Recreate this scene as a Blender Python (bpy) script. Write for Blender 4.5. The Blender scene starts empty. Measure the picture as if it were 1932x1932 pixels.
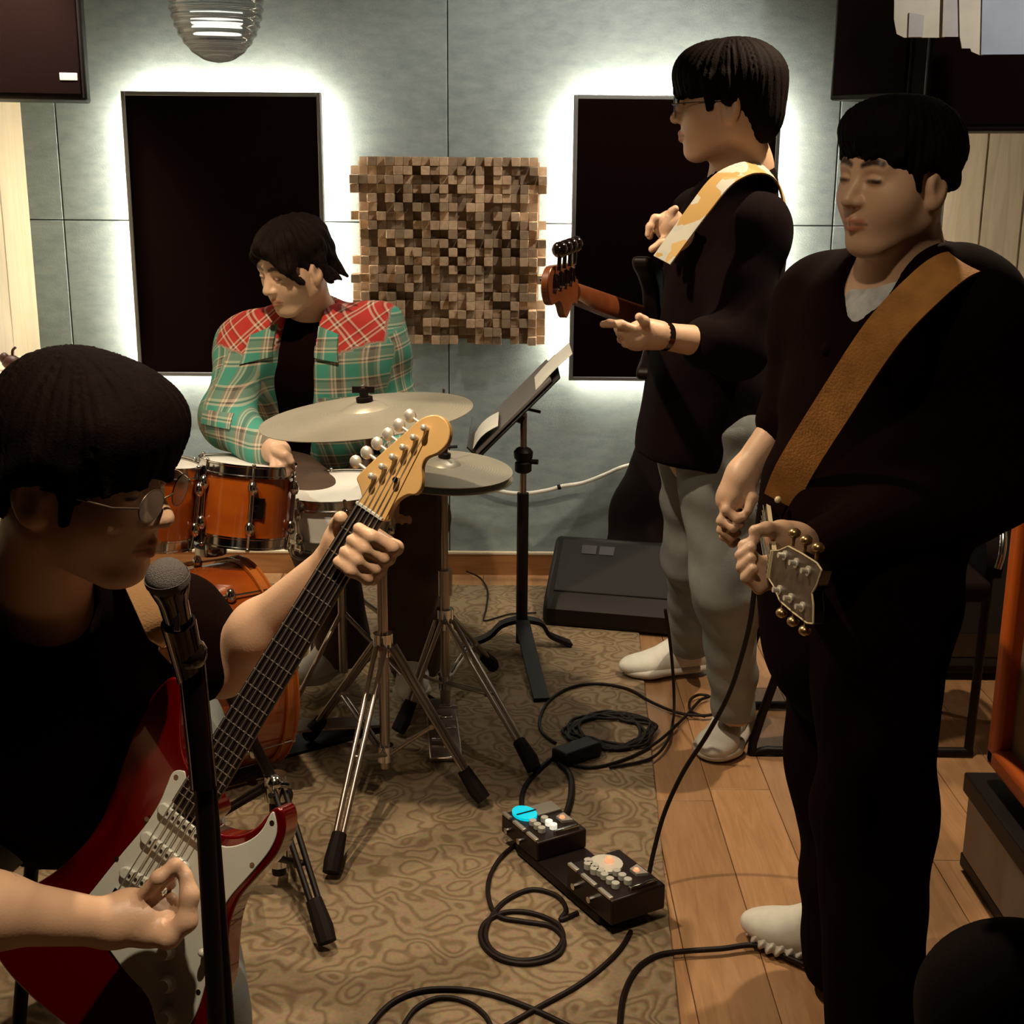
import bpy, math, random
import numpy as np
from mathutils import Vector, Matrix

SC = bpy.context.scene
COL = SC.collection
# ------------------------------------------------------------------ camera
PITCH, ROLL, FPX = math.radians(14.8), math.radians(.45), 2500.0
cam = bpy.data.objects.new('camera', bpy.data.cameras.new('camera'))
COL.objects.link(cam)
cam.data.sensor_width = 36.0
cam.data.lens = 36.0 * FPX / 1932.0
cam.data.clip_start = .05
_f = Vector((0, math.cos(PITCH), -math.sin(PITCH)))
_r0, _u0 = Vector((1, 0, 0)), Vector((0, math.sin(PITCH), math.cos(PITCH)))
_r = _r0 * math.cos(ROLL) + _u0 * math.sin(ROLL)
_u = _u0 * math.cos(ROLL) - _r0 * math.sin(ROLL)
EYE = Vector((0, 0, 1.5))
cam.matrix_world = Matrix(((_r.x, _u.x, -_f.x, 0), (_r.y, _u.y, -_f.y, 0), (_r.z, _u.z, -_f.z, 1.5), (0, 0, 0, 1)))
SC.camera = cam
# ------------------------------------------------------------------ exposure, world, lamps
SC.view_settings.view_transform = 'Standard'
SC.view_settings.look = 'None'
SC.view_settings.exposure = 0.0
SC.view_settings.gamma = 1.0
SC.view_settings.use_curve_mapping = False
SC.cycles.max_bounces = 6
SC.cycles.diffuse_bounces = 3
SC.cycles.sample_clamp_indirect = 4.0
W = bpy.data.worlds.new('world')
SC.world = W
W.use_nodes = True
W.node_tree.nodes['Background'].inputs[0].default_value = (.05, .03, .025, 1)
W.node_tree.nodes['Background'].inputs[1].default_value = 0.14


def lamp(name, loc, aim, watts, col, size=.03, angle=70, blend=.5):
    d = bpy.data.lights.new(name, 'SPOT')
    d.energy, d.color, d.shadow_soft_size = watts, col, size
    d.spot_size, d.spot_blend = math.radians(angle), blend
    o = bpy.data.objects.new(name, d)
    COL.objects.link(o)
    o.location = loc
    o.rotation_euler = (Vector(aim) - Vector(loc)).to_track_quat('-Z', 'Y').to_euler()
    return o


WARM, NEUT = (1, .80, .55), (1, .9, .76)
lamp('downlight_wall', (.40, 3.92, 2.36), (0.0, 4.9, 0.5), 34, NEUT, .03, 120, .6)
lamp('downlight_drums', (-.62, 2.46, 2.36), (-.45, 2.75, 0), 115, WARM, .025, 100, .4)
lamp('downlight_left', (-1.35, 3.9, 2.36), (-1.75, 4.1, 1.2), 130, NEUT, .03, 90, .6)
lamp('downlight_floor', (.95, 3.0, 2.36), (.55, 2.7, 0), 120, WARM, .025, 84, .3)
lamp('fill_sheets', (1.65, 2.55, 2.36), (1.36, 3.45, 1.9), 44, NEUT, .03, 60, .6)  # added fill spot that brightens the paper sheets
lamp('downlight_guitar', (-.16, 1.14, 2.40), (-.31, 1.72, .88), 125, WARM, .025, 42, .6)
lamp('fill_snare', (-1.0, 2.10, 2.38), (-.42, 3.32, .60), 70, NEUT, .025, 22, .6)  # added narrow fill spot to brighten the snare shell
lamp('downlight_near', (-.05, 1.05, 2.36), (.50, 2.08, 1.38), 30, WARM, .03, 58, .6)


def at(px, py, Y):
    """Point of the vertical plane at depth Y that shows at picture position px, py (1932 frame)."""
    d = _f + _r * ((px - 966) / FPX) + _u * ((966 - py) / FPX)
    return EYE + d * (Y / d.y)


def fl(px, py, z=0.0):
    """Point of the horizontal plane at height z that shows at picture position px, py."""
    d = _f + _r * ((px - 966) / FPX) + _u * ((966 - py) / FPX)
    return EYE + d * ((z - 1.5) / d.z)


# ------------------------------------------------------------------ materials
MATS = {}


def mat(name, col, rough=.6, metal=0.0, var=0.0, vscale=20.0, bump=0.0, bscale=200.0, emit=None, estr=0.0,
        coat=0.0, spec=.5, rand=0.0, sheen=0.0, trans=0.0):
    if name in MATS:
        return MATS[name]
    m = bpy.data.materials.new(name)
    m.use_nodes = True
    nt = m.node_tree
    N, L = nt.nodes, nt.links
    b = N['Principled BSDF']
    b.inputs['Base Color'].default_value = (*col, 1)
    b.inputs['Roughness'].default_value = rough
    b.inputs['Metallic'].default_value = metal
    b.inputs['Coat Weight'].default_value = coat
    b.inputs['Specular IOR Level'].default_value = spec
    b.inputs['Sheen Weight'].default_value = sheen
    b.inputs['Transmission Weight'].default_value = trans
    tc = N.new('ShaderNodeTexCoord')
    src = None
    if var > 0:
        n = N.new('ShaderNodeTexNoise')
        n.inputs['Scale'].default_value = vscale
        n.inputs['Detail'].default_value = 4
        L.new(tc.outputs['Object'], n.inputs['Vector'])
        r = N.new('ShaderNodeValToRGB')
        r.color_ramp.elements[0].position, r.color_ramp.elements[1].position = .3, .7
        r.color_ramp.elements[0].color = (*[c * (1 - var) for c in col], 1)
        r.color_ramp.elements[1].color = (*[min(1, c * (1 + var)) for c in col], 1)
        L.new(n.outputs['Fac'], r.inputs['Fac'])
        src = r.outputs['Color']
    if rand > 0:
        oi = N.new('ShaderNodeObjectInfo')
        mr = N.new('ShaderNodeMapRange')
        mr.inputs['To Min'].default_value, mr.inputs['To Max'].default_value = 1 - rand, 1 + rand
        L.new(oi.outputs['Random'], mr.inputs['Value'])
        mx = N.new('ShaderNodeMix')
        mx.data_type, mx.blend_type = 'RGBA', 'MULTIPLY'
        mx.inputs[0].default_value = 1
        if src:
            L.new(src, mx.inputs[6])
        else:
            mx.inputs[6].default_value = (*col, 1)
        L.new(mr.outputs[0], mx.inputs[7])
        src = mx.outputs[2]
    if src:
        L.new(src, b.inputs['Base Color'])
    if bump > 0:
        n = N.new('ShaderNodeTexNoise')
        n.inputs['Scale'].default_value = bscale
        n.inputs['Detail'].default_value = 3
        L.new(tc.outputs['Object'], n.inputs['Vector'])
        bp = N.new('ShaderNodeBump')
        bp.inputs['Strength'].default_value = bump
        bp.inputs['Distance'].default_value = .004
        L.new(n.outputs['Fac'], bp.inputs['Height'])
        L.new(bp.outputs[0], b.inputs['Normal'])
    if emit:
        b.inputs['Emission Color'].default_value = (*emit, 1)
        b.inputs['Emission Strength'].default_value = estr
    MATS[name] = m
    return m


def nodes_of(m):
    nt = m.node_tree
    return nt.nodes, nt.links, nt.nodes['Principled BSDF']


# ------------------------------------------------------------------ object helpers
ORG = {}


def tag(o, label=None, cat=None, group=None, kind=None):
    for k, v in (('label', label), ('category', cat), ('group', group), ('kind', kind)):
        if v:
            o[k] = v
    return o


def thing(name, label, cat, loc=(0, 0, 0), group=None):
    o = bpy.data.objects.new(name, None)
    COL.objects.link(o)
    o.empty_display_size = .05
    o.location = loc
    ORG[o.name] = Vector(loc)
    return tag(o, label, cat, group)


def link_mesh(name, me, parent, org):
    o = bpy.data.objects.new(name, me)
    COL.objects.link(o)
    if parent is not None:
        o.parent = parent
        o.location = Vector(org) - ORG[parent.name]
    else:
        o.location = org
    ORG[o.name] = Vector(org)
    return o


def basis(d):
    d = Vector(d).normalized()
    a = Vector((0, 0, 1)) if abs(d.z) < .9 else Vector((1, 0, 0))
    x = a.cross(d).normalized()
    return x, d.cross(x).normalized(), d


def spline(pts, n=8, closed=False):
    P = [Vector(p) for p in pts]
    out = []
    m = len(P)
    for i in range(m if closed else m - 1):
        if closed:
            a, b, c, d = P[(i - 1) % m], P[i], P[(i + 1) % m], P[(i + 2) % m]
        else:
            a, b, c, d = P[max(i - 1, 0)], P[i], P[i + 1], P[min(i + 2, m - 1)]
        for k in range(n):
            t = k / n
            out.append(.5 * ((2 * b) + (c - a) * t + (2 * a - 5 * b + 4 * c - d) * t * t + (3 * b - a - 3 * c + d) * t ** 3))
    if not closed:
        out.append(P[-1])
    return out


class MB:
    def __init__(s):
        s.v, s.f = [], []

    def add(s, vs, fs):
        o = len(s.v)
        s.v += [Vector(v) for v in vs]
        s.f += [[i + o for i in f] for f in fs]
        return s

    def box(s, c, d, R=None):
        c = Vector(c)
        vs = []
        for x in (-.5, .5):
            for y in (-.5, .5):
                for z in (-.5, .5):
                    p = Vector((x * d[0], y * d[1], z * d[2]))
                    vs.append(c + (R @ p if R else p))
        return s.add(vs, [(0, 1, 3, 2), (4, 6, 7, 5), (0, 4, 5, 1), (2, 3, 7, 6), (0, 2, 6, 4), (1, 5, 7, 3)])

    def cyl(s, a, b, r, r2=None, n=14):
        return s.tube([a, b], r, n, r2=r2)

    def tube(s, pts, r, n=8, closed=False, r2=None):
        P = [Vector(p) for p in pts]
        m = len(P)
        rings = []
        ref = None
        for i in range(m):
            if closed:
                d = P[(i + 1) % m] - P[(i - 1) % m]
            else:
                d = P[min(i + 1, m - 1)] - P[max(i - 1, 0)]
            if d.length < 1e-9:
                d = Vector((0, 0, 1))
            d.normalize()
            if ref is None:
                ref = basis(d)[0]
            ref = ref - d * ref.dot(d)
            if ref.length < 1e-4:
                ref = basis(d)[0]
            ref.normalize()
            y = d.cross(ref)
            rr = r if r2 is None else r + (r2 - r) * i / (m - 1)
            if isinstance(r, (list, tuple)):
                rr = r[i]
            rings.append([P[i] + ref * (rr * math.cos(2 * math.pi * k / n)) + y * (rr * math.sin(2 * math.pi * k / n)) for k in range(n)])
        vs = [v for g in rings for v in g]
        fs = []
        for i in range(m if closed else m - 1):
            j = (i + 1) % m
            for k in range(n):
                l = (k + 1) % n
                fs.append((i * n + k, i * n + l, j * n + l, j * n + k))
        if not closed:
            fs.append(tuple(range(n))[::-1])
            fs.append(tuple((m - 1) * n + k for k in range(n)))
        return s.add(vs, fs)

    def lathe(s, prof, O, axis, n=32):
        x, y, z = basis(axis)
        O = Vector(O)
        vs, fs = [], []
        for r, h in prof:
            for k in range(n):
                a = 2 * math.pi * k / n
                vs.append(O + z * h + (x * math.cos(a) + y * math.sin(a)) * r)
        for i in range(len(prof) - 1):
            for k in range(n):
                l = (k + 1) % n
                fs.append((i * n + k, i * n + l, (i + 1) * n + l, (i + 1) * n + k))
        return s.add(vs, fs)

    def prism(s, poly, O, U, V, N, t0, t1):
        O, U, V, N = Vector(O), Vector(U), Vector(V), Vector(N)
        m = len(poly)
        vs = [O + U * p[0] + V * p[1] + N * t0 for p in poly] + [O + U * p[0] + V * p[1] + N * t1 for p in poly]
        fs = [tuple(range(m))[::-1], tuple(range(m, 2 * m))]
        for i in range(m):
            j = (i + 1) % m
            fs.append((i, j, m + j, m + i))
        return s.add(vs, fs)

    def ball(s, c, r, sc=(1, 1, 1), n=14, R=None):
        c = Vector(c)
        vs, fs = [], []
        h = n // 2
        for i in range(h + 1):
            th = math.pi * i / h
            for k in range(n):
                a = 2 * math.pi * k / n
                p = Vector((r * sc[0] * math.sin(th) * math.cos(a), r * sc[1] * math.sin(th) * math.sin(a), r * sc[2] * math.cos(th)))
                vs.append(c + (R @ p if R else p))
        for i in range(h):
            for k in range(n):
                l = (k + 1) % n
                fs.append((i * n + k, (i + 1) * n + k, (i + 1) * n + l, i * n + l))
        return s.add(vs, fs)

    def ribbon(s, pts, nrm, w, t):
        """Flat strap through pts; nrm gives the outward normal at each point."""
        P = [Vector(p) for p in pts]
        m = len(P)
        vs, fs = [], []
        for i in range(m):
            d = (P[min(i + 1, m - 1)] - P[max(i - 1, 0)]).normalized()
            nn = Vector(nrm[i])
            nn = (nn - d * nn.dot(d)).normalized()
            side = d.cross(nn)
            ww = w[i] if isinstance(w, (list, tuple)) else w
            for a, b in ((-1, 0), (1, 0), (1, 1), (-1, 1)):
                vs.append(P[i] + side * (a * ww / 2) + nn * (t * b))
        for i in range(m - 1):
            for k in range(4):
                l = (k + 1) % 4
                fs.append((i * 4 + k, i * 4 + l, i * 4 + 4 + l, i * 4 + 4 + k))
        fs.append((3, 2, 1, 0))
        fs.append(tuple(4 * (m - 1) + k for k in range(4)))
        return s.add(vs, fs)

    def build(s, name, m, parent=None, bevel=0, smooth=35, org=None, seg=2, fix=True):
        vs = s.v
        if org is None:
            lo = Vector([min(v[i] for v in vs) for i in range(3)])
            hi = Vector([max(v[i] for v in vs) for i in range(3)])
            org = (lo + hi) / 2
            org.z = lo.z
        org = Vector(org)
        me = bpy.data.meshes.new(name)
        me.from_pydata([v - org for v in vs], [], s.f)
        if fix:
            import bmesh
            bm = bmesh.new()
            bm.from_mesh(me)
            bmesh.ops.recalc_face_normals(bm, faces=bm.faces)
            bm.to_mesh(me)
            bm.free()
        if smooth:
            me.shade_smooth()
            me.set_sharp_from_angle(angle=math.radians(smooth))
        me.materials.append(m)
        o = link_mesh(name, me, parent, org)
        if bevel:
            md = o.modifiers.new('bevel', 'BEVEL')
            md.width, md.segments, md.limit_method = bevel, seg, 'ANGLE'
            md.angle_limit = math.radians(50)
        return o


def dup(o, loc, parent=None, **props):
    """Copy of one object that shares its mesh data, origin moved to loc (world)."""
    c = o.copy()
    COL.objects.link(c)
    if parent is not None:
        c.parent = parent
        c.location = Vector(loc) - ORG[parent.name]
    else:
        c.location = loc
    ORG[c.name] = Vector(loc)
    for k, v in props.items():
        c[k] = v
    return c


# ------------------------------------------------------------------ blended solids for bodies and cloth
class SDF:
    """Smoothly blended capsules and ellipsoids, meshed as one continuous surface."""

    def __init__(s):
        s.p = []
        s.paint = []
        s.disp = None

    def cap(s, a, b, r1, r2=None, k=.02, flat=None, sub=False):
        s.p.append(('c', np.array(a, float), np.array(b, float), r1, r1 if r2 is None else r2, k, flat, sub))
        return s

    def chain(s, pts, rs, k=.02, flat=None):
        for i in range(len(pts) - 1):
            s.cap(pts[i], pts[i + 1], rs[i], rs[i + 1], k, flat)
        return s

    def ell(s, c, rad, R=None, k=.02, sub=False):
        s.p.append(('e', np.array(c, float), np.array(rad, float), None if R is None else np.array(R, float), 0, k, None, sub))
        return s

    def half(s, o, n, k=.01):
        """Cut away everything on the side that n points to."""
        s.p.append(('h', np.array(o, float), np.array(n, float) / np.linalg.norm(n), None, 0, k, None, True))
        return s

    def dot(s, c, r, col, soft=.5):
        s.paint.append((np.array(c, float), np.array(c, float), r, np.array(col, float), soft))

    def line(s, a, b, r, col, soft=.5):
        s.paint.append((np.array(a, float), np.array(b, float), r, np.array(col, float), soft))

    @staticmethod
    def dist(q, X):
        if q[0] == 'c':
            a, b, r1, r2, fl_ = q[1], q[2], q[3], q[4], q[6]
            pa = X - a
            ba = b - a
            if fl_ is not None:
                ax = np.array(fl_[0], float)
                ax = ax / np.linalg.norm(ax)
                pa = pa + (pa @ ax)[:, None] * ax * (1 / fl_[1] - 1)
                ba = ba + (ba @ ax) * ax * (1 / fl_[1] - 1)
            t = np.clip(pa @ ba / max(ba @ ba, 1e-12), 0, 1)
            d = np.linalg.norm(pa - t[:, None] * ba, axis=1) - (r1 + (r2 - r1) * t)
            if fl_ is not None and fl_[1] < 1:
                d = d * fl_[1] ** .5
            return d
        if q[0] == 'e':
            pa = X - q[1]
            if q[3] is not None:
                pa = pa @ q[3]
            k0 = np.linalg.norm(pa / q[2], axis=1)
            k1 = np.linalg.norm(pa / q[2] ** 2, axis=1) + 1e-9
            return k0 * (k0 - 1) / k1
        return -((X - q[1]) @ q[2])

    @staticmethod
    def bounds(q):
        if q[0] == 'c':
            m = max(q[3], q[4]) * (max(1, q[6][1]) if q[6] is not None else 1)
            return np.minimum(q[1], q[2]) - m, np.maximum(q[1], q[2]) + m
        if q[0] == 'e':
            m = q[2].max()
            return q[1] - m, q[1] + m
        return np.full(3, -9.), np.full(3, 9.)

    def mesh(s, lo, hi, h):
        lo, hi = np.array(lo, float), np.array(hi, float)
        n = np.maximum(np.ceil((hi - lo) / h).astype(int) + 1, 3)
        F = np.full(n, .08, np.float64)
        ax = [lo[i] + h * np.arange(n[i]) for i in range(3)]
        for q in s.p:
            a, b = s.bounds(q)
            m = q[5] + 3 * h + .012
            i0 = np.maximum(np.floor((a - m - lo) / h).astype(int), 0)
            i1 = np.minimum(np.ceil((b + m - lo) / h).astype(int) + 1, n)
            if np.any(i1 <= i0):
                continue
            sl = tuple(slice(i0[i], i1[i]) for i in range(3))
            g = np.meshgrid(*[ax[i][sl[i]] for i in range(3)], indexing='ij')
            X = np.stack([c.ravel() for c in g], 1)
            d = s.dist(q, X).reshape(g[0].shape)
            k = max(q[5], 1e-5)
            f = F[sl]
            if q[7]:
                hh = np.maximum(k - np.abs(f + d), 0) / k
                F[sl] = np.maximum(f, -d) + hh * hh * k * .25
            else:
                hh = np.maximum(k - np.abs(f - d), 0) / k
                F[sl] = np.minimum(f, d) - hh * hh * k * .25
        if s.disp is not None:
            near = np.abs(F) < .03
            idx = np.argwhere(near)
            F[near] += s.disp(lo + h * idx)
        return s._nets(F, lo, h)

    @staticmethod
    def _nets(F, lo, h):
        S = F < 0
        c = [S[i:S.shape[0] - 1 + i, j:S.shape[1] - 1 + j, k:S.shape[2] - 1 + k] for i in (0, 1) for j in (0, 1) for k in (0, 1)]
        allv = np.logical_and.reduce(c)
        anyv = np.logical_or.reduce(c)
        act = anyv & ~allv
        cell = np.argwhere(act)
        if len(cell) == 0:
            return np.zeros((0, 3)), np.zeros((0, 4), int)
        ids = np.full(act.shape, -1, np.int64)
        ids[act] = np.arange(len(cell))
        off = np.array([(i, j, k) for i in (0, 1) for j in (0, 1) for k in (0, 1)])
        vals = np.stack([F[tuple((cell + o).T)] for o in off], 1)
        acc = np.zeros((len(cell), 3))
        cnt = np.zeros(len(cell))
        for a in range(8):
            for b in range(a + 1, 8):
                if np.abs(off[a] - off[b]).sum() != 1:
                    continue
                va, vb = vals[:, a], vals[:, b]
                m = (va < 0) != (vb < 0)
                t = va[m] / (va[m] - vb[m])
                acc[m] += off[a] + t[:, None] * (off[b] - off[a])
                cnt[m] += 1
        vert = lo + h * (cell + acc / cnt[:, None])
        faces = []
        for axn in range(3):
            u, v = [(1, 2), (2, 0), (0, 1)][axn]
            sl0 = [slice(None)] * 3
            sl1 = [slice(None)] * 3
            sl0[axn], sl1[axn] = slice(0, -1), slice(1, None)
            A, B = S[tuple(sl0)], S[tuple(sl1)]
            e = np.argwhere(A != B)
            e = e[(e[:, u] > 0) & (e[:, v] > 0) & (e[:, u] < F.shape[u] - 1) & (e[:, v] < F.shape[v] - 1)]
            if len(e) == 0:
                continue
            ins = A[tuple(e.T)]
            du, dv = np.zeros(3, int), np.zeros(3, int)
            du[u], dv[v] = 1, 1
            q = np.stack([ids[tuple((e - du - dv).T)], ids[tuple((e - dv).T)], ids[tuple(e.T)], ids[tuple((e - du).T)]], 1)
            q[~ins] = q[~ins][:, ::-1]
            faces.append(q)
        return vert, np.concatenate(faces)

    def colours(s, V, base):
        C = np.tile(np.array(base, float), (len(V), 1))
        for a, b, r, col, soft in s.paint:
            ba = b - a
            t = np.clip((V - a) @ ba / max(ba @ ba, 1e-12), 0, 1)
            d = np.linalg.norm(V - a - t[:, None] * ba, axis=1) / r
            w = np.clip((1 - d) / max(soft, 1e-3), 0, 1)[:, None]
            C = C * (1 - w) + col * w
        return C


def net_object(name, parts, m, parent=None, org=None, cols=None, uvw=None):
    """Mesh object from a list of (vertices, quads) that belong to one surface."""
    V = np.concatenate([p[0] for p in parts])
    o = 0
    Q = []
    for p in parts:
        Q.append(p[1] + o)
        o += len(p[0])
    Q = np.concatenate(Q)
    if org is None:
        lo, hi = V.min(0), V.max(0)
        org = Vector(((lo[0] + hi[0]) / 2, (lo[1] + hi[1]) / 2, lo[2]))
    org = Vector(org)
    me = bpy.data.meshes.new(name)
    me.vertices.add(len(V))
    me.vertices.foreach_set('co', (V - np.array(org)).astype(np.float32).ravel())
    me.loops.add(len(Q) * 4)
    me.loops.foreach_set('vertex_index', Q.ravel().astype(np.int32))
    me.polygons.add(len(Q))
    me.polygons.foreach_set('loop_start', np.arange(len(Q), dtype=np.int32) * 4)
    me.update(calc_edges=True)
    me.validate()
    me.shade_smooth()
    if cols is not None:
        at_ = me.color_attributes.new('tint', 'FLOAT_COLOR', 'POINT')
        at_.data.foreach_set('color', np.concatenate([cols, np.ones((len(cols), 1))], 1).astype(np.float32).ravel())
    if uvw is not None:
        at_ = me.attributes.new('weave', 'FLOAT_VECTOR', 'POINT')
        at_.data.foreach_set('vector', uvw.astype(np.float32).ravel())
    me.materials.append(m)
    return link_mesh(name, me, parent, org)


# ------------------------------------------------------------------ materials used everywhere
M = {}
BLK = (.0045, .0012, .0008)
M['black'] = mat('black_paint', BLK, .5, var=.2, spec=.25)
M['black_matt'] = mat('black_matt', (.0055, .0016, .001), .85, bump=.15, bscale=400, spec=.15)
M['black_gloss'] = mat('black_gloss', (.008, .004, .004), .12, coat=.6)
M['panel_cloth'] = mat('panel_cloth', (.0055, .0016, .001), .95, bump=.2, bscale=700, spec=.05)
M['chrome'] = mat('chrome', (.62, .6, .58), .14, 1.0)
M['steel'] = mat('steel_tube', (.42, .36, .32), .28, 1.0)
M['alu'] = mat('frame_aluminium', (.33, .34, .34), .4, .7)
M['rubber'] = mat('rubber', (.006, .002, .0015), .75, spec=.2)
M['cable'] = mat('cable_rubber', (.007, .0024, .0018), .55, spec=.25)
M['white'] = mat('white_plastic', (.72, .70, .64), .4)
M['paper'] = mat('paper', (.70, .68, .60), .8, var=.05, vscale=8)
M['led'] = mat('led_strip', (1, 1, 1), .5, emit=(1, .87, .66), estr=80)
M['led_low'] = mat('led_strip_dim', (1, 1, 1), .5, emit=(1, .87, .66), estr=44)


def fabric_wall():
    m = mat('wall_fabric', (.30, .36, .365), .9, bump=.25, bscale=350, spec=.2)
    N, L, b = nodes_of(m)
    tc = N.new('ShaderNodeTexCoord')
    mp = N.new('ShaderNodeMapping')
    mp.inputs['Scale'].default_value = (1, 1, 2.2)
    L.new(tc.outputs['Object'], mp.inputs['Vector'])
    n = N.new('ShaderNodeTexNoise')
    n.inputs['Scale'].default_value, n.inputs['Detail'].default_value, n.inputs['Roughness'].default_value = 14, 6, .7
    L.new(mp.outputs[0], n.inputs['Vector'])
    r = N.new('ShaderNodeValToRGB')
    r.color_ramp.elements[0].position, r.color_ramp.elements[1].position = .3, .75
    r.color_ramp.elements[0].color, r.color_ramp.elements[1].color = (.215, .275, .295, 1), (.325, .385, .39, 1)
    L.new(n.outputs['Fac'], r.inputs['Fac'])
    L.new(r.outputs['Color'], b.inputs['Base Color'])
    return m


def wood(name, c1, c2, scale=(1, 1, 1), dens=6.0, rough=.45, rand=.15, knots=False, axis_stretch=None):
    """Long-grained wood: stretched noise along one axis of the object."""
    m = mat(name, c1, rough)
    N, L, b = nodes_of(m)
    tc = N.new('ShaderNodeTexCoord')
    oi = N.new('ShaderNodeObjectInfo')
    ad = N.new('ShaderNodeVectorMath')
    ad.operation = 'ADD'
    sc_ = N.new('ShaderNodeVectorMath')
    sc_.operation = 'SCALE'
    sc_.inputs[0].default_value = (7, 5, 3)
    L.new(oi.outputs['Random'], sc_.inputs['Scale'])
    L.new(tc.outputs['Object'], ad.inputs[0])
    L.new(sc_.outputs[0], ad.inputs[1])
    mp = N.new('ShaderNodeMapping')
    mp.inputs['Scale'].default_value = scale
    L.new(ad.outputs[0], mp.inputs['Vector'])
    n = N.new('ShaderNodeTexNoise')
    n.inputs['Scale'].default_value, n.inputs['Detail'].default_value, n.inputs['Distortion'].default_value = dens, 5, 1.2
    L.new(mp.outputs[0], n.inputs['Vector'])
    r = N.new('ShaderNodeValToRGB')
    r.color_ramp.elements[0].position, r.color_ramp.elements[1].position = .28, .72
    r.color_ramp.elements[0].color, r.color_ramp.elements[1].color = (*c1, 1), (*c2, 1)
    L.new(n.outputs['Fac'], r.inputs['Fac'])
    src = r.outputs['Color']
    if knots:
        v = N.new('ShaderNodeTexVoronoi')
        v.inputs['Scale'].default_value = 5.5
        mp2 = N.new('ShaderNodeMapping')
        mp2.inputs['Scale'].default_value = (1.4, 1.4, .75)
        L.new(ad.outputs[0], mp2.inputs['Vector'])
        L.new(mp2.outputs[0], v.inputs['Vector'])
        kr = N.new('ShaderNodeValToRGB')
        kr.color_ramp.elements[0].position, kr.color_ramp.elements[1].position = .07, .15
        kr.color_ramp.elements[0].color, kr.color_ramp.elements[1].color = (.28, .2, .15, 1), (1, 1, 1, 1)
        L.new(v.outputs['Distance'], kr.inputs['Fac'])
        mx = N.new('ShaderNodeMix')
        mx.data_type, mx.blend_type = 'RGBA', 'MULTIPLY'
        mx.inputs[0].default_value = .85
        L.new(src, mx.inputs[6])
        L.new(kr.outputs['Color'], mx.inputs[7])
        src = mx.outputs[2]
    if rand:
        mr = N.new('ShaderNodeMapRange')
        mr.inputs['To Min'].default_value, mr.inputs['To Max'].default_value = 1 - rand, 1 + rand
        L.new(oi.outputs['Random'], mr.inputs['Value'])
        mx = N.new('ShaderNodeMix')
        mx.data_type, mx.blend_type = 'RGBA', 'MULTIPLY'
        mx.inputs[0].default_value = 1
        L.new(src, mx.inputs[6])
        L.new(mr.outputs[0], mx.inputs[7])
        src = mx.outputs[2]
    L.new(src, b.inputs['Base Color'])
    return m


def carpet_mat():
    m = mat('carpet_pile', (.2, .17, .11), .95, spec=.1)
    N, L, b = nodes_of(m)
    tc = N.new('ShaderNodeTexCoord')
    n = N.new('ShaderNodeTexNoise')
    n.inputs['Scale'].default_value, n.inputs['Detail'].default_value, n.inputs['Distortion'].default_value = 11, 1.2, .25
    L.new(tc.outputs['Object'], n.inputs['Vector'])
    mu = N.new('ShaderNodeMath')
    mu.operation = 'MULTIPLY'
    mu.inputs[1].default_value = 52
    L.new(n.outputs['Fac'], mu.inputs[0])
    si = N.new('ShaderNodeMath')
    si.operation = 'SINE'
    L.new(mu.outputs[0], si.inputs[0])
    r = N.new('ShaderNodeValToRGB')
    e = r.color_ramp.elements
    e[0].position, e[1].position = 0.0, .55
    e[0].color, e[1].color = (.150, .102, .060, 1), (.235, .174, .110, 1)
    mr = N.new('ShaderNodeMapRange')
    mr.inputs['From Min'].default_value = -1
    L.new(si.outputs[0], mr.inputs['Value'])
    L.new(mr.outputs[0], r.inputs['Fac'])
    n2 = N.new('ShaderNodeTexNoise')
    n2.inputs['Scale'].default_value, n2.inputs['Detail'].default_value = 130, 3
    L.new(tc.outputs['Object'], n2.inputs['Vector'])
    mx = N.new('ShaderNodeMix')
    mx.data_type, mx.blend_type = 'RGBA', 'OVERLAY'
    mx.inputs[0].default_value = .35
    L.new(r.outputs['Color'], mx.inputs[6])
    L.new(n2.outputs['Color'], mx.inputs[7])
    L.new(mx.outputs[2], b.inputs['Base Color'])
    bp = N.new('ShaderNodeBump')
    bp.inputs['Strength'].default_value, bp.inputs['Distance'].default_value = .5, .006
    L.new(mr.outputs[0], bp.inputs['Height'])
    L.new(bp.outputs[0], b.inputs['Normal'])
    return m


M['wall'] = fabric_wall()
M['plank'] = wood('floor_plank', (.30, .155, .07), (.42, .235, .115), (14, 1.2, 1), 4, .38, .13)
M['baseboard'] = wood('baseboard_wood', (.26, .11, .035), (.36, .17, .06), (1.2, 12, 12), 4, .45, 0)
M['pine'] = wood('pine_board', (.34, .27, .185), (.46, .38, .27), (9, 9, .8), 4, .55, .1, knots=True)
M['cream_board'] = wood('cream_board', (.62, .53, .37), (.72, .63, .46), (9, 9, .8), 3, .55, .06)
M['carpet'] = carpet_mat()
M['block'] = wood('diffuser_block', (.40, .26, .155), (.60, .44, .29), (6, 6, 6), 5, .6, .42)

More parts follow.
